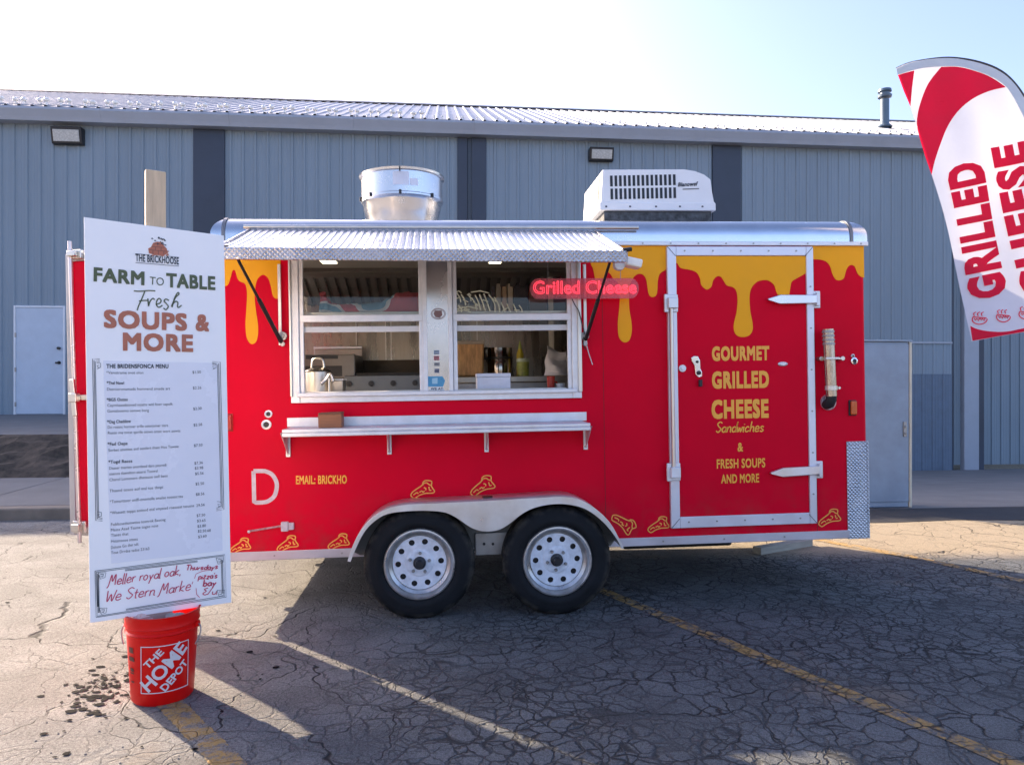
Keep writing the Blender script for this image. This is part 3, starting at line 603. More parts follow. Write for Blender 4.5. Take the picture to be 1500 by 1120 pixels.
# ---- side door
dx0, dx1, dz0, dz1 = T.x(978, 0, 560), T.x(1191, 0, 560), T.z(769, 0, 1084), T.z(362, 0, 1084)
dw = .062
sdoor = MB().box(dx0 + dw, dx1 - dw * .8, -.018, -.001, dz0 + dw * 1.2, dz1 - dw).build('side_door', RED, tr, .003)
m = MB().box(dx0, dx0 + dw, -.03, -.001, dz0, dz1).box(dx1 - dw * .8, dx1, -.03, -.001, dz0, dz1).box(dx0 + dw + .0005, dx1 - dw * .8 - .0005, -.029, -.001, dz1 - dw, dz1).box(dx0 + dw + .0005, dx1 - dw * .8 - .0005, -.029, -.001, dz0, dz0 + dw * 1.2)
m.build('door_frame', mat('door_frame_aluminium', (.70, .70, .76), .38, .45, var=.08), sdoor, .004)
m = MB()
for i in range(5):
    for zz in (dz0 + .04, dz1 - .03): m.cyl((dx0 + .12 + i * (dx1 - dx0 - .24) / 4, -.034, zz), .006, .006, 'Y', 8)
for i in range(6): m.cyl((dx1 - .025, -.034, dz0 + .2 + i * .28), .006, .006, 'Y', 8)
m.build('frame_screws', STEELD, sdoor)
m = MB()
for a, b2 in ((dx0 + .002, dz1 - .002), (dx1 - .002, dz1 - .002), (dx0 + .002, dz0 + .002), (dx1 - .002, dz0 + .002)):
    cx, cz = (dx0 + dx1) / 2, (dz0 + dz1) / 2; sx = 1 if a < cx else -1; sz = 1 if b2 < cz else -1
    m.bar((a, -.031, b2), (a + sx * dw * .9, -.031, b2 + sz * dw), .003, .002, (0, 1, 0))
m.build('frame_mitre', BLKM, sdoor)
drip(dd, -.0215, .003, sdoor, dz1 - dw - .002)
lt = MB(); yl = -.0205
for s_, a, b2, base, cap in (('GOURMET', 1043, 1127, 528, 21), ('GRILLED', 1043, 1126.5, 568.5, 25), ('CHEESE', 1042.5, 1126, 612.5, 27.5)):
    lt = MB(); text_fit(lt, T, s_, (a, base), (b2, base), cap, yl, .045, 0, True); lt.build('door_lettering', LETY, sdoor, fix=False)
for s_, a, b2, base, cap in (('&', 1080.5, 1088.5, 661, 13), ('FRESH SOUPS', 1050, 1121, 685, 13.5), ('AND MORE', 1056.5, 1112, 707, 13)):
    lt = MB(); text_fit(lt, T, s_, (a, base), (b2, base), cap, yl, .025, 0, True); lt.build('door_lettering', LETY, sdoor, fix=False)
lt = MB(); script_fit(lt, T, 'Sandwiches', (1049, 633), (1119, 631.5), 7.5, yl, .0085, .22)
lt.build('door_lettering', LETY, sdoor, fix=False)
# cam bar at the left edge of the door, two keepers, strap hinges
bx = T.x(985, -.05, 560)
m = MB().tube([(bx, -.052, T.z(437, -.05, 985)), (bx, -.052, T.z(697, -.05, 985))], .012, 10); m.build('cam_bar', STEEL, sdoor, 0, True)
for pz in (445, 690):
    cz = T.z(pz, 0, 984); m = MB().box(T.x(972), T.x(992), -.042, -.031, cz - .058, cz + .058).box(T.x(976), T.x(990), -.078, -.042, cz - .035, cz + .035); m.box(T.x(972), T.x(978), -.05, -.042, cz - .06, cz + .06)
    m.build('cam_keeper', ALUW, sdoor, .005)
for pz, tilt in ((439.5, 0), (688, .012)):
    cz = T.z(pz, 0, 1160); xa, xb, xc = T.x(1122), T.x(1140), T.x(1193); h = .031
    pr = [(xa, cz - tilt - .004), (xb, cz - h - tilt * .7), (xc, cz - h * .9), (xc, cz + h * .9), (xb, cz + h - tilt * .7), (xa, cz - tilt + .006)]
    vs, fs = fill2d([pr], -.058, .026); m = MB().add(vs, fs); m.build('strap_hinge', mat('hinge_metal', (.68, .68, .72), .3, .85), sdoor, .007, False, 3)
    m = MB().box(T.x(1190.5), T.x(1200.5), -.028, -.001, cz - .058, cz + .058).box(T.x(1192), T.x(1197), -.06, -.028, cz - .045, cz + .045); m.build('hinge_plate', ALUW, sdoor, .004)
# door latch and round lock
m = MB(); q = [(1010, 524), (1014, 521.5), (1020, 522), (1023, 528), (1023.5, 540), (1026, 545), (1026, 551), (1021, 553), (1016.5, 549), (1015, 536), (1011, 529)]
vs, fs = fill2d([px2(T, q)], -.036, .018); m.add(vs, fs); m.build('handle', mat('chrome', (.8, .8, .82), .12, 1, var=.05), sdoor, .004, False, 3)
m = MB().cyl((T.x(1021), -.05, T.z(546, 0, 1021)), .014, .014, 'Y', 16).cyl((T.x(1019), -.046, T.z(530, 0, 1019)), .009, .01, 'Y', 12).box(T.x(1020.5), T.x(1025.5), -.05, -.03, T.z(566, 0, 1023), T.z(556, 0, 1023)); m.build('latch_lever', BLKM, sdoor, .004)
m = MB().cyl((T.x(998), -.034, T.z(539.5, 0, 998)), .024, .016, 'Y', 24).cyl((T.x(998), -.04, T.z(539.5, 0, 998)), .013, .006, 'Y', 18); m.build('round_lock', ALUW, sdoor, .002)
m = MB().lathe([(0, -.006), (.02, -.006), (.034, 0), (.034, .004)], (T.x(1145), -.022, T.z(533, 0, 1145)), 'Y', 20)
for v in range(len(m.v)): m.v[v] = (m.v[v][0], m.v[v][1], T.z(533, 0, 1145) + (m.v[v][2] - T.z(533, 0, 1145)) * .45)
m.build('oval_badge', ALUW, sdoor)

# ---- lettering and little cheese slices on the wall
lt = MB(); text_fit(lt, T, 'EMAIL: BRICKHO', (433.5, 709), (508, 708), 12.5, -.0025, .028); lt.build('wall_lettering', LETY, tr, fix=False)
SL = [[(20, 385), (45, 340), (110, 290), (190, 235), (205, 190), (250, 165), (330, 180), (325, 240), (345, 280), (372, 325), (345, 350), (240, 355), (150, 385), (70, 430), (20, 385)],
      [(205, 232), (215, 205), (260, 200), (290, 225), (322, 238)], [(60, 380), (110, 345), (135, 360)], [(150, 340), (185, 320), (200, 338), (225, 320)], [(215, 270), (245, 285), (240, 310)], [(290, 260), (300, 310), (325, 305)]]
for cx, cy, sc, rot in ((352, 799, .92, 0), (421, 796, .95, .04), (496, 793, .95, 0), (619, 716.5, 1.06, 0), (706.5, 711, 1.12, .12), (914.5, 765.5, 1.1, -1.05), (964.5, 768, .95, 0), (1215, 758, 1.0, .05)):
    m = MB()
    for s_ in SL:
        pts = []
        for a, b2 in s_:
            u, v = (a - 196) / 10.7 * sc, (b2 - 298) / 10.7 * sc; pts.append((cx + u * math.cos(rot) + v * math.sin(rot), cy - u * math.sin(rot) + v * math.cos(rot)))
        c = px2(T, pts, -.0028); c = [(q.x, q.y) for q in crom([(a, b2, 0) for a, b2 in c], 3)]; m.ribbon(c, .0075, -.0028)
    m.build('cheese_slice_print', mat('slice_print_orange', (.95, .40, .07), .45, var=.1), tr, fix=False)
m = MB(); q = [(371.5, 689.5), (388, 689.5), (398, 694), (404.5, 704), (405.5, 714), (402, 726), (393, 733.5), (384, 735.5), (372.5, 735.5), (371.5, 689.5)]
c = px2(T, q[:2]); c += [(v.x, v.y) for v in crom([(a, b2, 0) for a, b2 in px2(T, q[1:9])], 4)][1:] + px2(T, [q[9]]) ; m.ribbon(c, .026, -.0028); m.build('letter_print', mat('worn_white_print', (.66, .52, .54), .5, var=.15, vs=30), tr, fix=False)

# ---- service window
win = MB()
fx0, fx1, fz0 = T.x(427), T.x(851), T.z(586.5, 0, 640); fzt = wz1 + .02
win.box(fx0, wx0 + .01, -.03, .055, fz0, fzt).box(wx1 - .01, fx1, -.03, .055, fz0, fzt).box(wx0 + .0105, wx1 - .0105, -.03, .055, fz0, wz0 + .01).box(wx0 + .0105, wx1 - .0105, -.03, .055, wz1 - .01, fzt)
win = win.build('service_window', ALUW, tr, .004)
MB().box(T.x(437), T.x(843), -.055, -.031, T.z(577, 0, 640) - .004, T.z(572, 0, 640)).build('sill', ALUW, win, .004)
m = MB().box(T.x(622), T.x(663.5), -.022, .05, wz0 + .011, wz1 - .011); pill = m.build('centre_post', mat('brushed_post_steel', (.56, .53, .51), .24, 1, var=.1, vs=3), win, .005)
m = MB()
for a in (624, 661): m.box(T.x(a) - .014, T.x(a) + .014, -.034, -.0225, wz0 + .012, wz1 - .012)
m.build('post_bead', ALUW, win, .003)
# emblem and stickers on the post
m = MB()
for i, (r1) in enumerate((10, 8.6)):
    m.ribbon(px2(T, [(642 + r1 * math.cos(a) * 1.05, 459.5 + r1 * .8 * math.sin(a)) for a in [j * math.pi / 12 for j in range(25)]], -.0235), .0035, -.0235)
q = [(637, 455), (647, 455), (648, 462), (644, 466), (638, 465), (635, 460)]; vs, fs = fill2d([px2(T, q)], -.0237, .0012); m.add(vs, fs); m.build('round_emblem', mat('emblem_brown', (.22, .12, .12), .4), pill, fix=False)
stc = [(639.5, 516, 8, 6, (.25, .33, .45)), (639.5, 524.5, 8, 6.5, (.45, .14, .16)), (640, 533.5, 8, 5, (.25, .25, .27)), (640, 543, 7, 6, (.10, .12, .2)), (636, 558, 20, 15, (.06, .30, .52)), (640, 569, 20, 5, (.72, .74, .76))]
for i, (a, b2, ww, hh, cc) in enumerate(stc):
    q = [(a - ww / 2, b2 - hh / 2), (a + ww / 2, b2 - hh / 2), (a + ww / 2, b2 + hh / 2), (a - ww / 2, b2 + hh / 2)]
    if i == 4: q = [(627, 551), (648, 551), (652, 557), (649, 566), (627, 566)]
    vs, fs = fill2d([px2(T, q)], -.0238, .0014); MB().add(vs, fs).build('sticker', mat('sticker_%d' % i, cc, .35, var=.1, vs=60), pill, fix=False)
m = MB(); text_fit(m, T, 'WE AT', (631, 571), (649, 571), 3.6, -.0245, .02)
for yy in (514.5, 518, 523, 526.5, 533, 543.5): m.ribbon(px2(T, [(636.8, yy), (642.2, yy)], -.0245), .004, -.0245)
m.build('sticker_print', INKK, pill, fix=False)
m = MB(); q = [(633, 554), (641, 553), (641, 562), (633, 562)]; vs, fs = fill2d([px2(T, q)], -.0246, .0006); m.add(vs, fs).build('sticker_print', mat('sticker_light_blue', (.35, .6, .75), .4), pill, fix=False)
# two sashes a side: fixed upper glass with a rail, raised lower sash rail
for a, b2 in ((440, 621.5), (664.5, 838)):
    xa, xb = T.x(a), T.x(b2); sash = MB()
    sash.box(xa, xb, -.014, .012, T.z(470.5, 0, 640), T.z(460, 0, 640)).box(xa, xa + .028, -.012, .012, wz0 + .012, wz1 - .012).box(xb - .028, xb, -.012, .012, wz0 + .012, wz1 - .012)
    s_ = sash.build('sash', ALUW, win, .004)
    MB().box(xa + .02, xb - .02, .016, .035, T.z(485, 0, 640), T.z(476.5, 0, 640)).build('lower_rail', WHITEP, s_, .004)
    MB().add([(xa + .027, 0, T.z(460, 0, 640) - .006), (xb - .027, 0, T.z(460, 0, 640) - .006), (xb - .027, 0, wz1 - .012), (xa + .027, 0, wz1 - .012)], [(0, 1, 2, 3)]).build('pane', GLASS, s_)
    MB().add([(xa + .03, .022, T.z(476.5, 0, 640)), (xb - .03, .022, T.z(476.5, 0, 640)), (xb - .03, .022, T.z(420, 0, 640)), (xa + .03, .022, T.z(420, 0, 640))], [(0, 1, 2, 3)]).build('lower_pane', GLASS, s_)
    MB().box(xa + .03, xb - .03, .03, .05, wz0 + .012, wz0 + .03).build('track', STEEL, s_, .003)
    if a > 600:    # hand lettered marker writing on the upper glass, partly rubbed out
        wr = MB()
        random.seed(11)
        for i, (xx, yb, hh) in enumerate([(668, 444, 12), (675, 443, 14), (682, 447, 16), (690, 441, 10), (697, 452, 16), (704, 454, 22), (711, 455, 24), (718, 456, 26), (725, 457, 26), (732, 457, 22), (740, 457, 14), (748, 457, 13), (757, 457, 12), (765, 457, 10), (669, 457, 8), (676, 457, 10), (684, 456, 6), (660, 0, 0)]):
            if hh:
                st = [(xx - 2 - hh * .28, yb - hh), (xx - hh * .1 + random.uniform(-2, 2), yb - hh * .5), (xx, yb)]
                wr.ribbon([(q.x, q.y) for q in crom([(u, v, 0) for u, v in px2(T, st, -.0035)], 4)], .008, -.0035)
                if i % 2 == 0: wr.ribbon(px2(T, [(xx - 4, yb - hh * random.uniform(.1, .8)), (xx + 4, yb - hh * random.uniform(.2, .7))], -.0035), .007, -.0035)
        for xa_, xb_, yy in ((668, 690, 456), (672, 700, 451), (690, 716, 428), (668, 676, 428), (684, 690, 432)): wr.ribbon(px2(T, [(xa_, yy), ((xa_ + xb_) / 2, yy - 2), (xb_, yy + 1)], -.0035), .007, -.0035)
        wr.build('marker_writing', mat('pale_marker', (.62, .62, .45), .6, var=.3, vs=60), s_, fix=False); random.seed(21)

# ---- awning, rail, struts, flood lamp
ay = -.845
hA, hB = T.p(368, 337, -.03), T.p(870, 339.5, -.03); fA, fB = T.p(315, 364, ay), T.p(918, 369.5, ay)
n_r = 52; cs = MB(); rows = 6; prof = []
for i in range(n_r):
    for dx, dz in ((0, 0), (.25, .0), (.34, .006), (.78, .006), (.88, 0)): prof.append(((i + dx) / n_r, dz))
prof.append((1, 0)); kk = len(prof)
for j in range(rows + 1):
    t = j / rows
    for u, dz in prof:
        p = hA.lerp(hB, u).lerp(fA.lerp(fB, u), t); cs.v.append((p.x, p.y, p.z + dz - .012 * math.sin(t * math.pi)))
cs.f = [(j * kk + i, (j + 1) * kk + i, (j + 1) * kk + i + 1, j * kk + i + 1) for j in range(rows) for i in range(kk - 1)]
aw = cs.build('awning', mat('corrugated_aluminium', (.60, .60, .61), .36, .85, var=.08, vs=5), tr, fix=False, solid=.002)
d_ = (fB - fA).normalized(); dn = Vector((0, 0, -.055)); up_ = Vector((0, -.003, .009))
MB().hexa([fA + dn, fB + dn, fB + dn + Vector((0, .02, 0)), fA + dn + Vector((0, .02, 0))], [fA + up_, fB + up_, fB + up_ + Vector((0, .02, 0)), fA + up_ + Vector((0, .02, 0))]).build('front_edge', DPLATE, aw, .003)
for h_, f_ in ((hA, fA), (hB, fB)):
    s_ = -.012 if h_ is hA else .012
    MB().hexa([f_ + dn + Vector((s_, .021, 0)), f_ + dn + Vector((0, .021, 0)), h_ + dn * .6, h_ + dn * .6 + Vector((s_, 0, 0))], [f_ + Vector((s_, .021, .012)), f_ + Vector((0, .021, .012)), h_ + Vector((0, 0, .012)), h_ + Vector((s_, 0, .012))]).build('side_edge', DPLATE, aw, .002)
m = MB()
for t in (.25, .6): 
    a = hA.lerp(fA, t) + Vector((0, 0, -.035)); b2 = hB.lerp(fB, t) + Vector((0, 0, -.035)); m.bar(a, b2, .03, .025)
m.build('frame_bar', STEELD, aw)
m = MB().tube([fB + Vector((-.02, .01, .012)), fB + Vector((.03, .012, .02))], .012, 8).tube([fA + Vector((-.005, .02, .012)), fA + Vector((.06, .03, .015))], .009, 8); m.build('edge_bolt', BLKM, aw)
ra, rb = T.p(357, 332, -.035), T.p(935, 333.5, -.035); MB().tube([ra, rb], .013, 12).build('awning_rail', STEEL, tr, 0, True)
for (pt, pb, px) in (((349, 381, -.62), (412, 501, -.04), 413.5), ((893, 385, -.62), (858, 497, -.04), 857)):
    a, b2 = T.p(*pt), T.p(*pb); mid = a.lerp(b2, .45)
    st = MB().tube([a, mid], .0085, 10).tube([mid, b2], .013, 10).build('strut', BLKM, aw, 0, True)
    m = MB().bar((T.x(px), -.036, T.z(388, 0, px)), (T.x(px), -.036, T.z(506, 0, px)), .02, .012, (0, 1, 0)); m.build('strut_rail', STEEL, tr, .003)
    c = T.p(px, 492, -.045); m = MB().cyl((c.x, c.y, c.z), .028, .02, 'Y', 20).cyl((c.x, c.y - .012, c.z), .013, .014, 'Y', 14).cyl((c.x, c.y - .004, c.z - .05), .016, .016, 'Y', 14); m.build('strut_bracket', STEELD, tr, .002)
m = MB().box(T.x(846), T.x(851), -.05, -.031, wz0, wz1).box(T.x(427), T.x(430), -.05, -.031, wz0, wz1); m.build('keeper_strip', STEEL, win, .003)
# loose black wire beside the window
m = MB()
pts = [T.p(838, 438, -.05), T.p(843, 448, -.06), T.p(848, 456, -.06), T.p(852, 472, -.05), T.p(856, 488, -.05), T.p(854, 500, -.05), T.p(858, 512, -.04)]
m.tube(crom(pts, 6), .0035, 6); m.build('wire', BLKM, tr, 0, True)
m = MB().tube(crom([T.p(858, 500, -.03), T.p(862, 516, -.02), T.p(866, 528, -.012), T.p(868, 534, -.012)], 5), .003, 6); m.build('wire', WHITEP, tr, 0, True)
fl = MB(); c = T.p(922, 387.5, -.55)
a, b2 = T.p(915, 383, -.58), T.p(938, 388, -.58); fl.bar(a, b2, .10, .05); lamp = fl.build('flood_lamp', mat('warm_white_lamp_body', (.85, .82, .74), .35), tr, .01)
c2 = T.p(906.5, 388, -.56); m = MB().lathe([(0, -.035), (.032, -.03), (.036, 0), (.024, .05), (0, .06)], (c2.x, c2.y, c2.z), 'Y', 20); m.build('lamp_head', WHITEP, lamp, 0, True)
m = MB().tube([T.p(900, 379, -.6), c2, T.p(915, 383, -.56)], .01, 8); m.build('lamp_arm', STEELD, lamp)

# ---- counter shelf
sz = T.z(632, -.30, 640); 
sA, sB = T.p(413, 637, -.26), T.p(865, 627.5, -.26)
zsh = (sA.z + sB.z) / 2; hx0, hx1 = sA.x, sB.x; bz = T.z(610, 0, 640)
sh = MB().box(hx0, hx1, -.262, -.002, zsh + .012, zsh + .034).box(hx0, hx1, -.266, -.25, zsh - .012, zsh + .0115).build('counter_shelf', ALUW, tr, .004)
MB().box(T.x(420), T.x(858), -.012, -.001, zsh + .0345, bz + .012).build('back_rail', ALUW, sh, .003)
for px in (421, 569, 711, 856):
    xx = T.x(px); m = MB().box(xx - .014, xx + .014, -.014, -.001, zsh - .155, zsh + .011).add([(xx - .004, -.014, zsh - .14), (xx - .004, -.22, zsh + .011), (xx - .004, -.014, zsh + .011), (xx + .004, -.014, zsh - .14), (xx + .004, -.22, zsh + .011), (xx + .004, -.014, zsh + .011)], [(0, 1, 2), (3, 5, 4), (0, 3, 4, 1)]); m.build('bracket', ALUW, sh, .002)
    MB().cyl((xx, -.02, zsh - .135), .008, .008, 'Y', 10).build('bracket_bolt', STEELD, sh)

# ---- little fittings on the wall
def ring(px, py, r, m_out=ALUW, y=-.012):
    c = T.p(px, py, 0); m = MB().lathe([(r * .55, -.004), (r * .6, y), (r, y * .8), (r, 0)], (c.x, -.0002, c.z), 'Y', 24); o = m.build('outlet_ring', m_out, tr, 0, True)
    MB().cyl((c.x, -.006, c.z), r * .56, .0055, 'Y', 18).build('outlet_socket', BLKM, o)
ring(393.5, 606, .024); ring(390.5, 621.5, .031); ring(1250.5, 528.5, .024, mat('chrome', (.8, .8, .82), .12, 1)); ring(1248.5, 521, .012)
def lamp_(px0, px1, py0, py1, m_):
    a, b2 = T.p(px0, py0), T.p(px1, py1); o = MB().box(a.x, b2.x, -.028, -.008, b2.z, a.z).build('marker_lamp', m_, tr, .008, False, 3); MB().box(a.x - .008, b2.x + .004, -.009, -.001, b2.z - .006, a.z + .006).build('lamp_base', BLKM if m_ is AMBER else REDL, o, .003)
lamp_(1244, 1253, 587, 607, AMBER); lamp_(333.5, 341, 607, 630, REDL)
c = T.p(1272, 470, .25); MB().lathe([(0, -.075), (.03, -.07), (.045, -.02), (.045, .02), (.03, .06), (0, .065)], (X1 + .03, .25, c.z), 'Z', 18).build('end_lamp', PINK, tr, 0, True)
MB().box(X1 + .001, X1 + .035, .2, .3, c.z - .16, c.z - .06).build('lamp_bracket', PINK, tr, .006)
m = MB(); a, b2 = T.p(366, 777.5, -.012), T.p(412, 770, -.012); m.bar(a, b2, .008, .012); m.build('tie_down_rod', mat('white_red_rod', (.55, .25, .27), .5, var=.5, vs=30), tr, .002)
m = MB()
for px, rr, yy in ((418, .030, 770), (427.5, .022, 769.5)): c = T.p(px, yy); m.box(c.x - rr * .75, c.x + rr * .75, -.03, -.001, c.z - rr, c.z + rr)
c = T.p(365, 778); m.cyl((c.x, -.012, c.z), .01, .011, 'Y', 12); m.build('tie_down_latch', mat('worn_white_latch', (.60, .50, .52), .5, var=.2, vs=30), tr, .008, False, 3)
# exhaust pipe on the right
ex, ex2 = T.x(1213.5, -.07), T.x(1217, -.07); zt_, zb_ = T.z(482, -.07, 1215), T.z(580, -.07, 1215)
CHROME = mat('stained_exhaust_steel', (.46, .40, .33), .26, 1, var=.25, vs=12, stretch=(8, 8, 1))
pipe = MB().tube([(ex, -.075, zt_), (ex * .5 + ex2 * .5, -.075, (zt_ + zb_) / 2), (ex2, -.075, zb_)], .036, 20).build('exhaust_pipe', CHROME, tr, 0, True)
m = MB()
for f in (.04, .10, .16, .22): 
    c = Vector((ex, -.075, zt_)).lerp(Vector((ex2, -.075, zb_)), f); m.lathe([(.036, -.008), (.0395, -.006), (.0395, .006), (.036, .008)], c, 'Z', 20)
m.build('pipe_band', STEELD, pipe)
m = MB().lathe([(.037, -.016), (.041, -.014), (.041, .014), (.037, .016)], (ex2 - .001, -.075, zb_ + .055), 'Z', 20).cyl((ex2 + .05, -.09, zb_ + .055), .009, .03, 'Y', 10); m.build('hose_clamp', STEEL, pipe)
cz = T.z(525, -.07, 1214); cx = (ex + ex2) / 2 - .005
m = MB().bar((T.x(1198), -.045, cz), (T.x(1229), -.045, cz), .014, .016).bar((cx - .045, -.115, cz), (cx + .045, -.115, cz), .012, .016)
for px in (1198.5, 1229): m.cyl((T.x(px), -.055, cz), .016, .054, 'Y', 14)
m.build('pipe_strap', STEEL, pipe, .003)
m = MB().tube([(ex2, -.075, zb_ + .004), (ex2, -.074, zb_ - .02), (ex2, -.05, zb_ - .05), (ex2 - .002, -.012, zb_ - .058)], .034, 18); m.build('elbow', BLACK, pipe, 0, True)
c = T.p(1213, 589, 0); m = MB().lathe([(.02, -.02), (.05, -.014), (.056, -.006), (.056, -.0002)], (c.x, 0, c.z), 'Y', 28); m.build('wall_flange', mat('flange_metal', (.62, .52, .55), .3, .6), pipe, 0, True)

# ---- fender
fy = -.262
fo = [(509, 821.5), (515, 803), (526.5, 779.7), (544, 759), (564.5, 746), (588, 739.6), (615, 737.6), (646.6, 736.4), (705, 733.5), (764, 730.2), (805, 727.8), (826, 727.3), (846, 730.5), (869.5, 742.5), (893, 764.5), (909, 792.5), (914, 803)]
fi = [(910, 803), (904, 790), (889, 770), (871, 753.5), (852, 743), (828.4, 738.2), (805, 738.6), (781.5, 744), (764, 753), (746, 767), (731.7, 775.2), (717, 778), (702, 776.8), (687.7, 771), (670, 758.8), (652.5, 750.5), (629, 747.8), (597, 748.4), (567.4, 752.5), (548, 763.6), (533, 780), (520, 806), (513.5, 822.5)]
lo_ = px2(T, smooth_px(fo, 4), fy); li_ = px2(T, smooth_px(fi, 4), fy)
vs, fs = fill2d([lo_ + li_], fy, .012)
fend = MB().add(vs, fs).build('fender', mat('fender_aluminium', (.70, .69, .68), .36, .75, var=.12, vs=7), tr, .003)
MB().sweep([(p[0], p[1] - .0035) for p in lo_], fy + .013, -.001).build('fender_top', mat('fender_aluminium', (0, 0, 0)), fend, 0, True, solid=.004)
c = T.p(714, 728.6, -.13); zf = T.p(714, 733, fy).z
vs, fs = fill2d([circ(0, 0, .034, 20)], 0, .004); MB().add([(v[0] + c.x, c.y + v[2], zf + .003 + v[1]) for v in vs], fs).build('fender_plug', BLKM, fend)
# grey wheel-well liner on the wall behind the wheels
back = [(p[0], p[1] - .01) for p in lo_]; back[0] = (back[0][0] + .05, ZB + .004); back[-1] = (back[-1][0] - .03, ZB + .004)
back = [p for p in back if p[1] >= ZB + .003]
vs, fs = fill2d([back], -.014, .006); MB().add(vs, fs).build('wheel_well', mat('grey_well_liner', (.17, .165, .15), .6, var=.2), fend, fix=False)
m = MB().box(T.x(692, -.02), T.x(742, -.02), -.04, -.02, ZB - .02, T.z(778, -.02)); m.build('axle_hanger', STEELD, fend, .004)
m = MB()
for px in (709, 722): c = T.p(px, 796, -.04); m.cyl((c.x, -.048, c.z), .009, .008, 'Y', 10)
m.build('hanger_bolt', BLKM, fend)
# ---- wheels
WR = .342
def make_wheel(rot, cx, name='wheel'):
    wob = bpy.data.objects.new(name, None); COL.objects.link(wob); wob.parent = tr
    wob.location = (cx, -.125, (T.I @ (T.M @ Vector((cx, -.125, 0)) * 1).to_3d()).z)
    return wob
def wheel_meshes():
    ty = MB(); W = .105; Rr = .218
    pr = [(Rr, W * .8), (Rr + .012, W * .92), (Rr + .05, W), (WR - .035, W * .93), (WR - .012, W * .80), (WR, W * .62), (WR, -W * .62), (WR - .012, -W * .8), (WR - .022, -W * .88), (WR - .035, -W * .93), (WR - .04, -W * .955), (WR - .06, -W * .985), (Rr + .055, -W * 1.0), (Rr + .048, -W * 1.03), (Rr + .03, -W * 1.03), (Rr + .014, -W * .96), (Rr, -W * .84)]
    ty.lathe(pr, (0, 0, 0), 'Y', 72)
    for i in range(90):                                             # shoulder lugs
        a = 2 * math.pi * i / 90; ca, sa = math.cos(a), math.sin(a); pz = []
        for rr, yy in ((WR - .012, -W * .83), (WR + .003, -W * .60), (WR + .003, -W * .15), (WR - .012, -W * .15)):
            for da in (-.022, .022): pz.append((rr * math.cos(a + da), yy, rr * math.sin(a + da)))
        ty.add(pz, [(0, 1, 3, 2), (2, 3, 5, 4), (0, 2, 4, 6), (1, 7, 5, 3)])
    rim = MB().lathe([(Rr + .004, -W * .86), (Rr - .002, -W * .97), (Rr - .010, -W * .98), (Rr - .020, -W * .86), (Rr - .026, -W * .55), (.172, -W * .42), (.166, -W * .46)], (0, 0, 0), 'Y', 64)
    holes = [circ(.133 * math.cos(2 * math.pi * i / 10 + .1), .133 * math.sin(2 * math.pi * i / 10 + .1), .0185, 16) for i in range(10)]
    vs, fs = fill2d([circ(0, 0, .1665, 64)] + holes, -W * .47, .012); disc = MB().add(vs, fs)
    disc.lathe([(.088, -W * .47), (.08, -W * .52), (.072, -W * .54), (.0, -W * .54)], (0, 0, 0), 'Y', 40)
    hub = MB().lathe([(.040, -W * .5), (.040, -W * .66), (.036, -W * .74), (.028, -W * .76), (.026, -W * .98), (.02, -W * 1.04), (0, -W * 1.04)], (0, 0, 0), 'Y', 28)
    nut = MB()
    for i in range(5):
        a = 2 * math.pi * i / 5 + .3; nut.lathe([(.0105, -W * .52), (.0105, -W * .68), (.007, -W * .72), (0, -W * .72)], (.062 * math.cos(a), 0, .062 * math.sin(a)), 'Y', 6)
    drum = MB().lathe([(.15, W * .1), (.15, -W * .2), (0, -W * .2)], (0, 0, 0), 'Y', 28)
    return [('tyre', TYRE, ty, True, 0), ('rim', mat('chrome_rim_edge', (.50, .49, .48), .34, .85, var=.25, vs=14), rim, True, 0), ('wheel_disc', RIMW, disc, False, .003), ('hub_cap', mat('greasy_black_hub', (.03, .03, .033), .3, .4), hub, True, 0), ('lug_nuts', STEELD, nut, False, 0), ('brake_drum', BLKM, drum, True, 0)]
wx_l = T.p(614.5, 827, -.21).x; wx_r = T.p(816.5, 822.5, -.21).x
wl = make_wheel(0, wx_l); protos = []
for nm, m_, mbx, sm, bv in wheel_meshes(): protos.append(mbx.build(nm, m_, wl, bv, sm))
wr_ = make_wheel(0, wx_r)
for o in protos:
    c = o.copy(); COL.objects.link(c); c.parent = wr_
for wob, ry in ((wl, .05), (wr_, .72)):
    g0 = T.M @ Vector((wob.location.x, -.125, 0)); wob.location.z = (T.I @ Vector((g0.x, g0.y, WR - .003))).z; wob.rotation_euler = (0, ry, 0)
# undercarriage
for xx in (wx_l, wx_r): MB().cyl((xx, .0, wl.location.z + .0), .035, 1.9, 'Y', 14).build('axle', DARK, tr)
m = MB().box(X0 + .05, X1 - .05, .40, .46, ZB - .09, ZB - .021).box(X0 + .05, X1 - .05, DEP - .46, DEP - .4, ZB - .09, ZB - .021)
x = X0 + .3
while x < X1: m.box(x, x + .05, .461, DEP - .461, ZB - .08, ZB - .022); x += .6
m.build('chassis', DARK, tr)
MB().box(T.x(940), T.x(1120), .6, 1.3, ZB - .17, ZB - .101).build('water_tank', DARK, tr, .02)
c = T.p(374, 826, .25); MB().box(c.x - .04, c.x + .04, .2, .28, ZB - .06, ZB - .0205).build('jack_foot', WHITEP, tr, .006)

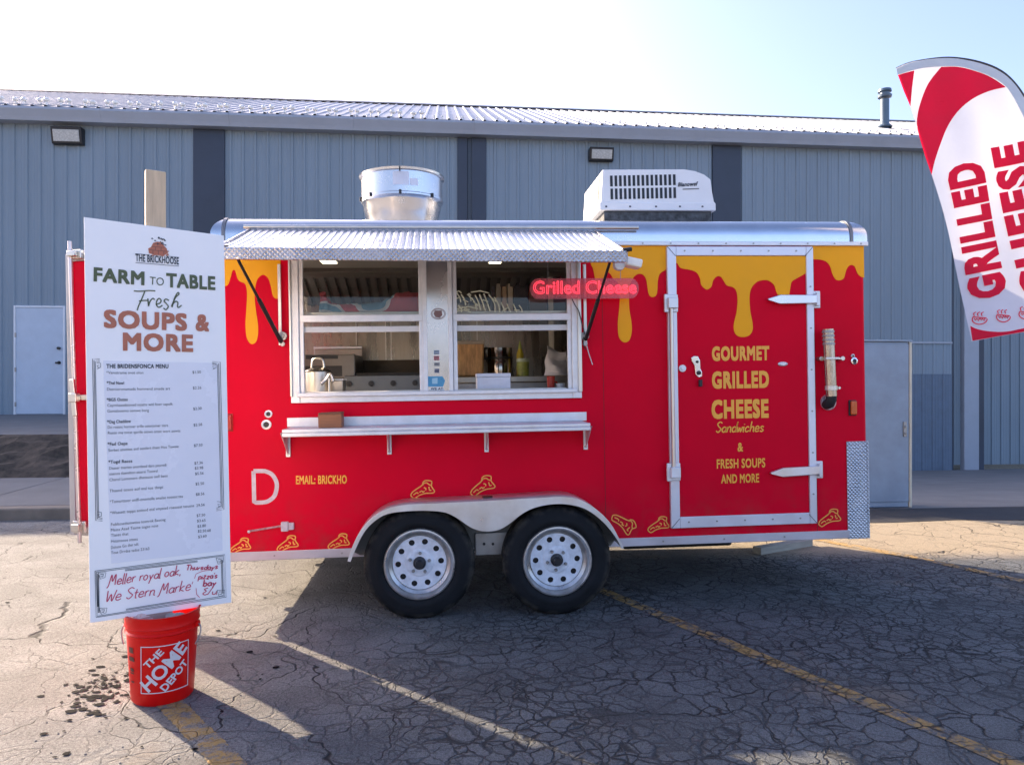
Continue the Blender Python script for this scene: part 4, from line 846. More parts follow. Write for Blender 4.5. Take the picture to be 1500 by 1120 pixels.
# ---- rear door, swung open in line with the side wall
ra_, rb_ = X0 - .15 - .95, X0 - .15; rz0, rz1 = -.965, .893
rd = MB().box(ra_ + .045, rb_, -.005, .03, rz0 + .055, rz1 - .05).build('rear_door', RED, tr, .003)
m = MB().box(ra_, ra_ + .044, -.02, .045, rz0, rz1).box(ra_ + .0445, rb_, -.018, .044, rz1 - .049, rz1).box(ra_ + .0445, rb_, -.018, .044, rz0, rz0 + .054); m.build('door_frame', mat('door_frame_grey', (.50, .47, .45), .4, .4, var=.1), rd, .004)
MB().box(ra_ + .07, rb_ - .001, .0305, .036, rz0 + .055, rz1 - .05).build('inner_skin', STEELD, rd)
bxm = ra_ + .10
m = MB().tube([(bxm - .03, -.055, rz1 + .075), (bxm + .01, -.055, rz0 - .04)], .013, 12); m.build('cam_bar', mat('pinkish_zinc_rod', (.66, .58, .56), .3, .7), rd, 0, True)
for zz, hh in ((rz1 - .01, .03), ((rz0 + rz1) / 2 - .02, .0), (rz0 + .06, .04)):
    m = MB()
    if hh: m.box(bxm - .05, bxm + .05, -.05, -.0205, zz - hh, zz + hh).box(bxm - .03, bxm + .03, -.085, -.05, zz - hh * .6, zz + hh * .6)
    else: m.box(bxm - .055, bxm + .16, -.05, -.0055, zz - .018, zz + .018).bar((bxm - .01, -.075, zz + .12), (bxm + .012, -.075, zz - .12), .035, .02).box(bxm - .03, bxm + .03, -.09, -.05, zz - .03, zz + .03)
    m.build('cam_latch' if not hh else 'cam_keeper', STEEL, rd, .006, False, 3)
for zz in (rz0 + .3, (rz0 + rz1) / 2, rz1 - .3): MB().box(X0 - .155, X0 - .001, -.012, -.004, zz - .05, zz + .05).tube([(X0 - .018, -.004, zz - .06), (X0 - .018, -.004, zz + .06)], .016, 12).build('hinge', STEEL, rd, 0, True)

rd.matrix_local = Matrix.Translation((X0, 0, 0)) @ Matrix.Rotation(R(-19), 4, 'Z') @ Matrix.Translation((-X0, 0, 0))      # swung a little past the side wall

# ---- roof fittings: exhaust fan and air conditioner
ey = .95; e0 = T.p(589, 260, ey); er = (T.p(648, 270, ey) - T.p(530, 270, ey)).length / 2
zt_ = T.p(589, 262, ey).z; zm = T.p(589, 297, ey).z
SPUN = mat('spun_aluminium', (.62, .62, .63), .24, .95, var=.06, vs=4)
ev = MB().lathe([(er * .97, zt_ - .02), (er * 1.05, zt_ - .012), (er * 1.06, zt_ + .005), (er, zt_ + .004), (er, zm + .015), (er * 1.02, zm + .008), (er * 1.02, zm - .004), (er * .99, zm - .012), (er * .97, zm - .03), (er * .945, zm - .07), (er * .90, zm - .13), (er * .85, zm - .19), (er * .83, ZT + .04), (0, ZT + .06)], (e0.x, ey, 0), 'Z', 56).build('exhaust_fan', SPUN, tr, 0, True)
MB().box(e0.x - er * .8, e0.x + er * .8, ey - er * .8, ey + er * .8, ZT - .02, ZT + .035).build('fan_curb', ALU, ev, .01)
MB().lathe([(er * .96, zt_ - .02), (er * .95, zm + .02), (0, zm + .03)], (e0.x, ey, 0), 'Z', 40).build('fan_throat', STEELD, ev, 0, True)
m = MB()
for a in (-1.57, -2.35, -.75, -2.9): MB().cyl((e0.x + er * 1.03 * math.cos(a), ey + er * 1.03 * math.sin(a), zm - .01), .010, .03, 'Z', 10).build('fan_bolt', BLKM, ev)
m.bar((e0.x, ey - er * 1.045, zt_ - .03), (e0.x, ey - er * 1.045, zt_ + .004), .01, .01); m.build('fan_bolt', BLKM, ev)
m = MB()
for a0, a1, h0, h1 in ((-1.74, -1.36, .028, .125), (-1.34, -1.14, .075, .125)):
    m.lathe([(er * 1.003, zt_ - h1), (er * 1.003, zt_ - h0)], (e0.x, ey, 0), 'Z', 10, a0, a1)
m.build('data_label', mat('faded_label', (.62, .64, .72), .5), ev)
acy, acd = .48, .68
fpts = [(879.5, 307), (883, 248.5), (1002, 248), (1018, 250.5), (1032, 256), (1041, 263), (1043, 280), (1046, 296), (1047.5, 296.5), (1047.5, 304)]
pol = px2(T, fpts, acy); zb_ac = min(p[1] for p in pol)
pol[0] = (pol[0][0], zb_ac)
vs, fs = fill2d([pol], acy, acd)
ac = MB().add(vs, fs).build('air_conditioner', ACW, tr, .018, False, 4)
zs = T.p(960, 297, acy).z; m = MB().box(pol[0][0] - .006, pol[-1][0] + .004, acy - .006, acy + acd + .004, zb_ac - .004, zs); m.build('shroud_lip', ACW, ac, .006)
MB().box(pol[0][0] + .03, pol[-1][0] - .02, acy + .02, acy + acd - .02, ZT - .02, zb_ac - .005).build('base_pan', mat('dirty_dark_pan', (.06, .065, .07), .6, .2, var=.9, vs=26), ac, .006)
m = MB()
for i in range(15):
    for r_ in (0, 1):
        px = 893.5 + i * 6.58 + r_ * .6; py = 257.5 + r_ * 19 - i * .13
        q = px2(T, [(px, py), (px + 3.7, py), (px + 4.1, py + 15.6), (px + .4, py + 15.6)], acy); vs, fs = fill2d([q], acy - .003, .006); m.add(vs, fs)
m.build('louvre_slots', mat('black_louvre', (.012, .016, .022), .5), ac, fix=False)
m = MB().box(pol[0][0] + .005, pol[0][0] + .02, acy + .07, acy + acd - .06, zb_ac + .05, T.p(885, 258, acy).z)
gm = MB(); ga, gb = pol[0], pol[1]
for i in range(16):
    t0 = .2 + i * .042; 
    xg = ga[0] + (gb[0] - ga[0]) * t0 - .004; zg = ga[1] + (gb[1] - ga[1]) * t0; gm.box(xg - .004, xg + .004, acy + .08, acy + acd - .07, zg, zg + .006)
gm.build('end_grille', mat('beige_grille', (.52, .48, .42), .5), ac)
m = MB(); text_fit(m, T, 'Blanowef', (993, 273.5), (1023, 272), 6, acy - .0035, .03, .3); m.ribbon(px2(T, [(1000, 277.2), (1024, 276.4)], acy - .0035), .006, acy - .0035)
for px in (888, 923, 961, 996, 1029): 
    c = T.p(px, 302.5, acy - .008); MB().add([(c.x - .008, acy - .0085, c.z - .006), (c.x + .008, acy - .0085, c.z - .006), (c.x + .006, acy - .0085, c.z + .006), (c.x - .006, acy - .0085, c.z + .006)], [(0, 1, 2, 3)]).build('shroud_screw', INKK, ac, fix=False)
m.build('shroud_print', INKK, ac, fix=False)

# ---- kitchen fixtures built into the trailer
ZC = T.z(552, .9, 640)                                              # worktop height, just above eye level of the frame centre line
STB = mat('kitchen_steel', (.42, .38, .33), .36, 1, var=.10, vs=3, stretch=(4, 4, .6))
m = MB()
for px in (523, 566, 574, 650, 700): xx = T.x(px, DEP - .05); m.box(xx - .004, xx + .004, DEP - .056, DEP - .0505, ZB + .1, ZTR)
m.build('wall_panel_joint', STEEL, tr)
hz0 = T.z(431, 1.25, 640); hz1 = ZTR - .02
hood = MB().hexa([(X0 + .2, 1.15, hz0 + .30), (1.05, 1.15, hz0 + .30), (1.05, DEP - .055, hz0), (X0 + .2, DEP - .055, hz0)], [(X0 + .2, 1.15, hz1), (1.05, 1.15, hz1), (1.05, DEP - .055, hz1), (X0 + .2, DEP - .055, hz1)]).build('range_hood', mat('dark_hood_steel', (.12, .11, .10), .5, .6, var=.2), tr, .004)
m = MB(); x = X0 + .24
while x < 1.0:
    m.hexa([(x, 1.17, hz0 + .265), (x + .05, 1.17, hz0 + .265), (x + .05, DEP - .1, hz0 - .015), (x, DEP - .1, hz0 - .015)], [(x, 1.17, hz0 + .31), (x + .05, 1.17, hz0 + .31), (x + .05, DEP - .1, hz0 + .03), (x, DEP - .1, hz0 + .03)]); x += .085
m.build('baffle_filter', mat('baffle_steel', (.16, .15, .14), .45, .6), hood)
MB().box(X0 + .2, 1.05, 1.10, 1.149, hz0 + .27, hz0 + .33).build('hood_lip', STEEL, hood, .003)
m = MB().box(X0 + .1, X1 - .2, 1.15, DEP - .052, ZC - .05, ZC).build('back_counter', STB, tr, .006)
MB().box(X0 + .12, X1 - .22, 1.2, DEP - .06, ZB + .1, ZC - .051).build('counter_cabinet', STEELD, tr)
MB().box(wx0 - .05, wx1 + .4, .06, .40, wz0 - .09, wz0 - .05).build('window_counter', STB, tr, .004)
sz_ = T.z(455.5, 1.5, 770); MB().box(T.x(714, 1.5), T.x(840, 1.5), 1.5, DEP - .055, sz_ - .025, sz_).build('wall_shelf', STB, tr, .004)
MB().box(T.x(806, 1.45), T.x(812, 1.45), 1.44, 1.5, ZC, ZTR).build('shelf_post', mat('cream_post', (.55, .52, .45), .5), tr)
s0 = T.z(459, .25, 640); up = MB().box(wx0 + .0, wx1 - .0, .09, .36, s0 - .02, s0).build('upper_shelf', STB, tr, .003)
LED = mat('led_strip', (.9, .85, .7), .4, emit=(1, .86, .62, .8))
for a, b2 in ((466, 492), (720, 742)):
    cl = MB().box(T.x(a, .5), T.x(b2, .5), .35, .75, ZTR - .015, ZTR + .01).build('ceiling_light', WHITEP, tr); MB().box(T.x(a, .5) + .01, T.x(b2, .5) - .01, .36, .74, ZTR - .022, ZTR - .0155).build('light_diffuser', LED, cl)
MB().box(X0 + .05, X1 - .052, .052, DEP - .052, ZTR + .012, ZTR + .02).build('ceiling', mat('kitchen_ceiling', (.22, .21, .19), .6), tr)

# ---- things standing in the kitchen
def kthing(name, label, cat, px, y, z=None, group=None):
    zz = ZC if z is None else z
    return thing(name, label, cat, T.M @ Matrix.Translation((T.x(px, y), y, zz)), group)
def TS(px, y): return T.x(px, y)
# griddle
gy = 1.12; t = kthing('griddle', 'steel flat top griddle with black cooking plate behind the left window opening', 'griddle', 578, gy)
gw = (TS(656, gy) - TS(511, gy)) / 2; pz0, pz1 = T.z(573, gy, 578) - ZC, T.z(549, gy, 578) - ZC
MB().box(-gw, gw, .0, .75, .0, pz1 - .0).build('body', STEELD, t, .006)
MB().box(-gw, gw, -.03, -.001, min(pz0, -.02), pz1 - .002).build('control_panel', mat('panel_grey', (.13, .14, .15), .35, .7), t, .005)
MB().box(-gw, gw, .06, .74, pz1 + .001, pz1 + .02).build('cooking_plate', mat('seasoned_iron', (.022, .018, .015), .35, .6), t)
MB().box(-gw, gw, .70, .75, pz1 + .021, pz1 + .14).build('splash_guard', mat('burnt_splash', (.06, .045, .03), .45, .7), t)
for i in range(5):
    xx = -gw * .9 + i * gw * .44; k_ = MB().cyl((xx, -.06, (pz0 + pz1) / 2 + .0), .022, .03, 'Y', 16).box(xx - .003, xx + .003, -.066, -.06, (pz0 + pz1) / 2 - .02, (pz0 + pz1) / 2 + .02); k_.build('knob', BLKM, t)
# fryer
fy_ = 1.15; t = kthing('fryer', 'boxy steel deep fryer with tall back panel beside the griddle', 'fryer', 482, fy_)
w_ = (TS(521, fy_) - TS(443, fy_)) / 2; z1 = T.z(519, fy_, 480) - ZC; z2 = T.z(503, fy_, 480) - ZC
MB().box(-w_, w_, 0, .6, .001, z1).build('body', mat('fryer_steel', (.17, .16, .15), .38, .9, var=.15), t, .01)
MB().box(-w_, w_, .55, .6, z1 + .001, z2).build('back_panel', STB, t, .006)
MB().box(-w_ * .99, w_ * 1.0, .53, .549, z2 - .02, z2 + .005).build('top_rail', ALU, t, .004)
MB().box(-w_ * .85, w_ * .35, -.004, .0, z1 - .035, z1 - .008).build('vent_slot', mat('black_louvre', (0, 0, 0)), t)
MB().box(-w_ * .92, w_ * .5, -.005, .0, .02, z1 - .09).build('door', BLKM, t)
# stock pot
sp_y = .62; cz_w = wz0 - .05
def near_counter(px0, px1, y): return (TS(px1, y) - TS(px0, y)) / 2
st_y = .24
t = kthing('stock_pot', 'tall steel stock pot with a lid at the left end of the window', 'pot', 466, st_y, cz_w + .001)
r_ = near_counter(448, 485, st_y); h_ = T.z(545, st_y, 466) - cz_w
MB().lathe([(0, 0), (r_ * .98, 0), (r_, .01), (r_, h_), (r_ * .96, h_), (r_ * .95, .02), (0, .02)], n=36).build('pot_body', STEEL, t, 0, True)
lid = MB().lathe([(0, h_ + .035), (r_ * .5, h_ + .028), (r_ * .95, h_ + .012), (r_ * 1.03, h_ + .006), (r_ * 1.03, h_ + .001), (0, h_ + .001)], n=36).build('lid', mat('dark_lid', (.10, .09, .08), .3, .8), t, 0, True)
MB().tube(crom([(-r_ * .5, 0, h_ + .03), (-r_ * .35, 0, h_ + .085), (r_ * .35, 0, h_ + .085), (r_ * .5, 0, h_ + .03)], 5), .007, 8).build('handle', STEEL, lid, 0, True)
t = kthing('steel_pan', 'small square steel food pan between the stock pot and griddle', 'pan', 494, st_y, cz_w + .001)
r_ = near_counter(483, 505, st_y); h_ = T.z(557, st_y, 494) - cz_w
MB().hexa([(-r_ * .9, -.07, 0), (r_ * .9, -.07, 0), (r_ * .9, .07, 0), (-r_ * .9, .07, 0)], [(-r_, -.08, h_), (r_, -.08, h_), (r_, .08, h_), (-r_, .08, h_)]).build('pan_body', STB, t, .006)
MB().box(-r_ * 1.08, r_ * 1.08, -.088, .088, h_ + .0, h_ + .008).build('pan_lid', WHITEP, t, .003)
t = kthing('ladle_tap', 'small chrome tap spout in front of the stock pot', 'tap', 482, .115, cz_w + .001)
hh = T.z(548, .115, 482) - cz_w; MB().cyl((0, 0, 0), .02, .012, n=16).tube([(0, 0, .01), (0, 0, hh * .85)], .008, 10).build('stem', STEEL, t, 0, True)
MB().tube(crom([(-.05, -.01, hh * .66), (-.02, 0, hh * .8), (.01, 0, hh), (.03, -.01, hh * .75)], 4), .011, 8).build('spout', STEEL, t, 0, True)
# right window: container, pot, mustard, tub, bag, box, cup, bowl, books
t = kthing('food_container', 'clear square container filled with tan crumbs on the back counter', 'container', 690, 1.3)
r_ = near_counter(671, 711, 1.3); h_ = T.z(499, 1.3, 690) - ZC; zb_c = .0
MB().hexa([(-r_ * .92, -.02, .004), (r_ * .92, -.02, .004), (r_ * .92, .3, .004), (-r_ * .92, .3, .004)], [(-r_, -.03, h_), (r_, -.03, h_), (r_, .31, h_), (-r_, .31, h_)]).build('tub', mat('tan_crumbs', (.46, .27, .12), .6, var=.4, vs=12, stretch=(3, 3, .7)), t, .015)
MB().box(-r_ * 1.04, r_ * 1.04, -.04, .32, h_ - .03, h_).build('rim', mat('hazy_plastic', (.34, .30, .25), .3), t, .006)
t = kthing('soup_pot', 'shiny steel soup pot with dark band on the back counter', 'pot', 735, 1.3)
r_ = near_counter(715, 752, 1.3); h_ = T.z(508, 1.3, 735) - ZC
MB().lathe([(0, 0), (r_, 0), (r_ * 1.02, .02), (r_ * 1.02, h_ * .62), (r_, h_ * .64), (r_, h_), (r_ * .95, h_), (0, h_ - .02)], (0, .15, 0), n=40).build('pot_body', mat('dark_polished_steel', (.40, .36, .32), .12, 1, var=.2), t, 0, True)
MB().lathe([(r_ * 1.025, h_ * .60), (r_ * 1.06, h_ * .62), (r_ * 1.06, h_ * .68), (r_ * 1.005, h_ * .68)], (0, .15, 0), n=40).build('band', BLKM, t, 0, True)
MB().tube(crom([(-r_ * 1.0, .1, h_ * .6), (-r_ * 1.25, .1, h_ * .66), (-r_ * 1.27, .1, h_ * .95), (-r_ * 1.0, .1, h_ * .98)], 5), .011, 8).build('handle', BLKM, t, 0, True)
t = kthing('mustard_bottle', 'yellow squeeze bottle of mustard beside the soup pot', 'bottle', 762.5, 1.38)
r_ = near_counter(757, 768, 1.38); h_ = T.z(511, 1.38, 762) - ZC
MB().lathe([(0, 0), (r_, 0), (r_ * 1.02, h_ * .3), (r_ * .9, h_ * .6), (r_, h_ * .8), (r_ * .5, h_), (0, h_)], n=20).build('bottle_body', mat('mustard_yellow', (.50, .40, .03), .35), t, 0, True)
MB().lathe([(r_ * .5, h_ * .98), (r_ * .45, h_ * 1.08), (r_ * .12, h_ * 1.3), (0, h_ * 1.3)], n=14).build('nozzle', mat('green_nozzle', (.35, .42, .08), .4), t, 0, True)
t = kthing('pickle_tub', 'round clear tub of green pickles in front of the mustard bottle', 'tub', 766.5, 1.24)
r_ = near_counter(757.5, 776, 1.24); h_ = T.z(530, 1.24, 766) - ZC
MB().lathe([(0, 0), (r_ * .88, 0), (r_, h_), (0, h_)], n=26).build('tub_body', mat('pickle_green', (.24, .27, .05), .35, var=.4, vs=20), t, 0, True)
MB().lathe([(r_ * 1.02, h_ + .001), (r_ * 1.06, h_ + .012), (r_ * .98, h_ + .03), (0, h_ + .03)], n=26).build('lid', mat('green_white_lid', (.42, .48, .34), .35), t, 0, True)
t_ = MB(); by = 1.16; bx0, bx1 = TS(797, by), TS(833, by); bz1 = T.z(508, by, 815)
nx, nz = 9, 9; zbm = ZC + .001
for iy, yo in ((0, -.05), (1, .05)):
    for j in range(nz):
        for i in range(nx):
            u, v = i / (nx - 1), j / (nz - 1); puff = math.sin(math.pi * u) ** .5 * (1 - v * .75)
            t_.v.append((bx0 + (bx1 - bx0) * (u + .04 * math.sin(v * 9)) + (0.03 * v if i == 0 else 0), by + yo * puff * 1.4 + .012 * math.sin(7 * u + 5 * v) + .01 * math.sin(13 * v), zbm + (bz1 - zbm) * v * (1 - .28 * max(0, u - .12) + .05 * math.sin(u * 8))))
N_ = nx * nz
for j in range(nz - 1):
    for i in range(nx - 1): a = j * nx + i; t_.f += [(a, a + 1, a + nx + 1, a + nx), (N_ + a, N_ + a + nx, N_ + a + nx + 1, N_ + a + 1)]
for j in range(nz - 1): t_.f += [(j * nx, (j + 1) * nx, N_ + (j + 1) * nx, N_ + j * nx), (j * nx + nx - 1, N_ + j * nx + nx - 1, N_ + (j + 1) * nx + nx - 1, (j + 1) * nx + nx - 1)]
for i in range(nx - 1): t_.f += [(i, N_ + i, N_ + i + 1, i + 1), ((nz - 1) * nx + i, (nz - 1) * nx + i + 1, N_ + (nz - 1) * nx + i + 1, N_ + (nz - 1) * nx + i)]
o = t_.build('paper_bag', mat('white_crumpled_paper', (.60, .58, .60), .6, var=.06, bump=.3, bs=14), None, 0, True); o.matrix_world = T.M; tag(o, 'crumpled white bag standing at the right end of the kitchen counter', 'bag')
t = kthing('takeout_box', 'white lidded carton on the counter below the right window opening', 'box', 722, .22, cz_w + .001)
r_ = near_counter(698, 746, .22); h_ = T.z(552.5, .22, 722) - cz_w; h2 = T.z(547, .22, 722) - cz_w
MB().box(-r_, r_, -.09, .09, 0, h_).build('carton', mat('white_carton', (.74, .76, .84), .5), t, .004)
MB().box(-r_ * 1.02, r_ * 1.02, -.095, .095, h_ + .001, h2).build('lid', mat('white_carton', (0, 0, 0)), t, .003)
t = kthing('red_cup', 'small red plastic cup at the right end of the window', 'cup', 807, .22, cz_w + .001)
h_ = T.z(551, .22, 807) - cz_w; r_ = near_counter(801, 813, .22)
MB().lathe([(0, 0), (r_ * .8, 0), (r_, h_), (r_ * .92, h_), (r_ * .74, .01), (0, .01)], n=22).build('cup_body', mat('red_plastic', (.5, .03, .015), .35), t, 0, True)
MB().tube(crom([(r_ * .9, 0, h_ * .75), (r_ * 1.45, 0, h_ * .7), (r_ * 1.4, 0, h_ * .3), (r_ * .85, 0, h_ * .25)], 4), .005, 6).build('handle', mat('red_plastic', (0, 0, 0)), t, 0, True)
t = kthing('small_bowl', 'small white bowl beside the red cup', 'bowl', 821, .2, cz_w + .001)
h_ = T.z(561.5, .2, 821) - cz_w; r_ = near_counter(814.5, 827.5, .2)
MB().lathe([(0, 0), (r_ * .6, 0), (r_, h_), (r_ * .9, h_), (r_ * .5, .012), (0, .012)], n=24).build('bowl_body', WHITEP, t, 0, True)
x = TS(722, 1.62); bi = 0
BK = [(.035, (.05, .05, .06), 'slim black binder'), (.05, (.42, .38, .32), 'beige binder'), (.045, (.50, .36, .24), 'tan folder'), (.05, (.55, .47, .36), 'cream folder'), (.13, (.03, .035, .045), 'wide black box'), (.16, (.16, .10, .06), 'brown carton'), (.20, (.05, .05, .06), 'low dark tray')]
for wd_, cc, nm in BK:
    hgt = .25 if bi < 6 else .14
    o = MB().box(x, x + wd_ - .006, 1.6, 1.82, sz_ + .001, sz_ + hgt).build('shelf_' + nm.split()[-1], mat('shelf_col_%d' % bi, cc, .5), None, .004); o.matrix_world = T.M
    tag(o, nm + ' on the wall shelf above the soup pot', nm.split()[-1]); x += wd_ + .004; bi += 1
# folded cloth bundle on the upper shelf behind the left glass
cb = MB(); cy = .2; za = s0 + .001
prof = [(472, 458, 428), (478, 458, 429), (484, 458, 441), (490, 458, 445), (510, 458, 446), (540, 458, 445), (560, 458, 443), (572, 458, 438), (585, 458, 430), (598, 458, 428), (612, 458, 429), (617, 458, 434)]
cc_ = []
for i, (px, _, py) in enumerate(prof):
    xx = T.x(px, cy); zt2 = T.p(px, py, cy).z; cc_.append((xx, zt2))
cq = crom([(a, b2, 0) for a, b2 in cc_], 4); kk = len(cq); ny = 7
for j in range(ny):
    v = j / (ny - 1); hgt = math.sin(math.pi * (.12 + .88 * v)) if v < .9 else .25
    for i, q in enumerate(cq): cb.v.append((q.x + .01 * math.sin(j * 2 + i), cy - .09 + .2 * v, za + max(.002, (q.y - za)) * (1 if 0 < j < ny - 1 else 0) * max(.35, hgt) + (.006 * math.sin(i * 1.3 + j * 2) if 0 < j < ny - 1 else 0)))
cb.f = [(j * kk + i, j * kk + i + 1, (j + 1) * kk + i + 1, (j + 1) * kk + i) for j in range(ny - 1) for i in range(kk - 1)]
def cloth_mat():
    m = mat('red_blue_cloth', (.4, .4, .4), .8, var=.05); t = m.node_tree; L = t.links.new; b = t.nodes['Principled BSDF']
    g = nd(t, 'ShaderNodeTexCoord'); wv = nd(t, 'ShaderNodeTexNoise', ins={'Scale': 2.6, 'Detail': 1}); L(g.outputs['Object'], wv.inputs['Vector'])
    r = nd(t, 'ShaderNodeValToRGB'); r.color_ramp.interpolation = 'CONSTANT'; e = r.color_ramp.elements; e[0].position = 0; e[0].color = (.42, .07, .09, 1); e[1].position = .47; e[1].color = (.52, .52, .55, 1)
    q = e.new(.50); q.color = (.13, .26, .38, 1); q = e.new(.58); q.color = (.45, .48, .52, 1); q = e.new(.61); q.color = (.35, .12, .14, 1)
    L(wv.outputs[0], r.inputs[0]); L(r.outputs[0], b.inputs['Base Color']); return m
o = cb.build('cloth_bundle', cloth_mat(), None, 0, True, solid=.004); o.matrix_world = T.M; tag(o, 'folded red and blue cloth lying behind the upper left window glass', 'cloth')

# ---- brown wooden box on the counter shelf
q0, q1 = T.p(466.5, 630, -.17), T.p(501, 628, -.17); bh = T.p(480, 604.5, -.17).z
t = thing('wooden_box', 'small brown wooden box on the outside counter shelf', 'box', T.M @ Matrix.Translation(((q0.x + q1.x) / 2, -.13, zsh + .0345)))
bw = (q1.x - q0.x) / 2; bz_ = bh - zsh - .0345
MB().box(-bw, bw, -.05, .06, 0, bz_ * .9).build('box_body', BROWN, t, .004)
MB().hexa([(-bw * 1.02, -.053, bz_ * .9 + .001), (bw * 1.02, -.053, bz_ * .9 + .001), (bw * 1.02, .063, bz_ * .9 + .001), (-bw * 1.02, .063, bz_ * .9 + .001)], [(-bw * .98, -.045, bz_), (bw * 1.0, -.045, bz_ + .004), (bw * 1.0, .06, bz_ + .004), (-bw * .98, .06, bz_)]).build('lid', mat('brown_lid_wood', (.24, .10, .05), .6, var=.25), t, .003)

# ---- neon sign hanging from the awning
ny_ = -.10; c0, c1 = T.p(776, 423, ny_), T.p(936, 422, ny_); nh = (T.p(850, 408, ny_).z - T.p(850, 438, ny_).z) / 2
ns = thing('neon_sign', 'glowing red neon script sign on clear pink acrylic hung beside the window', 'neon sign', T.M @ Matrix.Translation((c0.x, ny_, (c0.z + c1.z) / 2)))
L_ = c1.x - c0.x; pl = []
for (cx, sgn) in ((L_ - nh * .8, 1), (nh * .8, -1)):
    for i in range(9): a = (-math.pi / 2 + math.pi * i / 8) if sgn > 0 else (math.pi / 2 + math.pi * i / 8); pl.append((cx + nh * .8 * math.cos(a), nh * math.sin(a)))
vs, fs = fill2d([pl], 0, .006); MB().add(vs, fs).build('acrylic_panel', ACRYL, ns, .001)
def neon_text():
    cu = bpy.data.curves.new('tmp', 'FONT'); cu.body = 'Grilled Cheese'; cu.size = 1; cu.resolution_u = 3; cu.fill_mode = 'NONE'
    cu.offset = -.0; cu.bevel_depth = .009; cu.bevel_resolution = 1; me = _curve_mesh(cu); return me
me = neon_text(); xs_ = [v.co.x for v in me.vertices]; x0_, x1_ = min(xs_), max(xs_); sx = L_ * .94 / (x1_ - x0_); szc = nh * 1.25 / .72
for v in me.vertices: v.co = Vector((L_ * .03 + (v.co.x - x0_) * sx, -.007 - .006 + v.co.z * .2, -nh * .5 + v.co.y * szc))
fin(me, 'neon_tubing', NEON, ns)
for xx in (.12, L_ - .12):
    top = ns.matrix_world.inverted() @ (T.M @ Vector((c0.x + xx, ny_ - .0, hA.z - .10)))
    MB().tube([(xx, .003, nh * .8), (xx, .003, top.z)], .0018, 6).build('hanging_wire', mat('thin_wire', (.3, .3, .32), .4, .8), ns)

# ================================================================== THE MENU BOARD AND ITS BUCKET
sb = thing('menu_board', 'tall white printed menu board on a pine post standing in the red bucket', 'menu board', S.M.copy())
cor = px2(S, [(123, 318), (328, 345), (339, 882), (132, 912)])
vs, fs = fill2d([cor], 0, .008); MB().add(vs, fs).build('panel', BOARD, sb, .0015)
vs, fs = fill2d([px2(S, [(151, 528), (318, 531.5), (326, 806), (163, 825)])], -.0012, .001); MB().add(vs, fs).build('menu_sheet', SHEET, sb, fix=False)
yi = -.0024
bucket_c = Vector((S.M @ S.p(237, 900, .07)).xy.to_3d())
pw = .045
def at_post(px, py): return S.p(px, py, .012)
pA, pB = at_post(213.5, 300), at_post(243, 300)
zt_p = at_post(228, 250).z
MB().box(pA.x, pB.x, .0085, .046, .05, zt_p).build('post', WOOD, sb, .003)
def ink(name, m_): 
    mb_ = MB(); return mb_, lambda: mb_.build(name, m_, sb, fix=False)
g_, gb_ = ink('green_lettering', INKG)
text_fit(g_, S, 'FARM', (137, 412), (211.5, 418), 20.5, yi, .036); text_fit(g_, S, 'TO', (219, 416.5), (240, 418.5), 11.5, yi, .004); text_fit(g_, S, 'TABLE', (243.5, 420.5), (315.5, 425), 20.5, yi, .036)
for st in ([(196, 426), (205, 426.5), (218, 425.5), (227.5, 426)], [(212, 427), (208, 437), (203, 448), (201, 454.5)], [(203.5, 441), (210, 440), (216, 440)],
           [(216.5, 437), (217.5, 446), (217.5, 448), (220, 441), (224, 437), (226.5, 439)], [(228, 446), (234, 444), (236, 440), (233, 437), (229.5, 441), (229.5, 447), (233, 450), (238, 447)],
           [(247.5, 440), (243, 438), (240.5, 441), (244, 445), (246.5, 449), (243, 453.5), (239.5, 451)], [(251, 449), (257, 436), (262, 431), (260.5, 428.5), (256, 436), (252, 450)], [(252.5, 446), (257, 441.5), (260.5, 443), (260, 449), (262, 450), (266, 447)]):
    g_.ribbon([(q.x, q.y) for q in crom([(a, b2, 0) for a, b2 in px2(S, st, yi)], 5)], .0055, yi)
gb_()
o_, ob_ = ink('terracotta_lettering', INKO)
text_fit(o_, S, 'SOUPS', (152, 480), (274, 484.5), 26, yi, .042); text_fit(o_, S, '&', (286.5, 484.5), (306.5, 485.5), 25, yi, .036); text_fit(o_, S, 'MORE', (180, 513.5), (283, 515.5), 26, yi, .042)
ob_()
# emblem: brick heap with dots over a framed name
e_ = MB(); q = [(218, 371), (217, 364), (221, 362), (224, 356), (230, 354), (237, 355), (240, 360), (244, 364), (246, 371), (240, 374), (228, 374)]
random.seed(5)
for i in range(40):
    a, b2 = random.uniform(217, 245), random.uniform(356, 374)
    if abs(a - 231) > (b2 - 350) * .8: continue
    w2, h2 = random.uniform(2, 4), random.uniform(1.3, 2.2); vs, fs = fill2d([px2(S, [(a, b2), (a + w2, b2 + .2), (a + w2, b2 + h2), (a, b2 + h2)])], yi - i * .00001, .0004); e_.add(vs, fs)
vs, fs = fill2d([px2(S, [(a, b2) for a, b2 in q])], yi + .0001, .0004); e_.add(vs, fs)
e_.build('emblem_bricks', INKO, sb, fix=False)
k_, kb_ = ink('charcoal_lettering', INKK)
for a, b2, c, d in ((219, 366, 244, 368), (222, 361, 241, 362.5), (226, 357, 236, 358), (228, 362, 228, 366), (236, 362.5, 236, 367.5), (224, 367, 224, 372), (240, 368, 240, 373), (232, 367.5, 232, 373), (231, 355, 231, 360)): k_.ribbon(px2(S, [(a, b2), (c, d)], yi - .0008), .0016, yi - .0008)
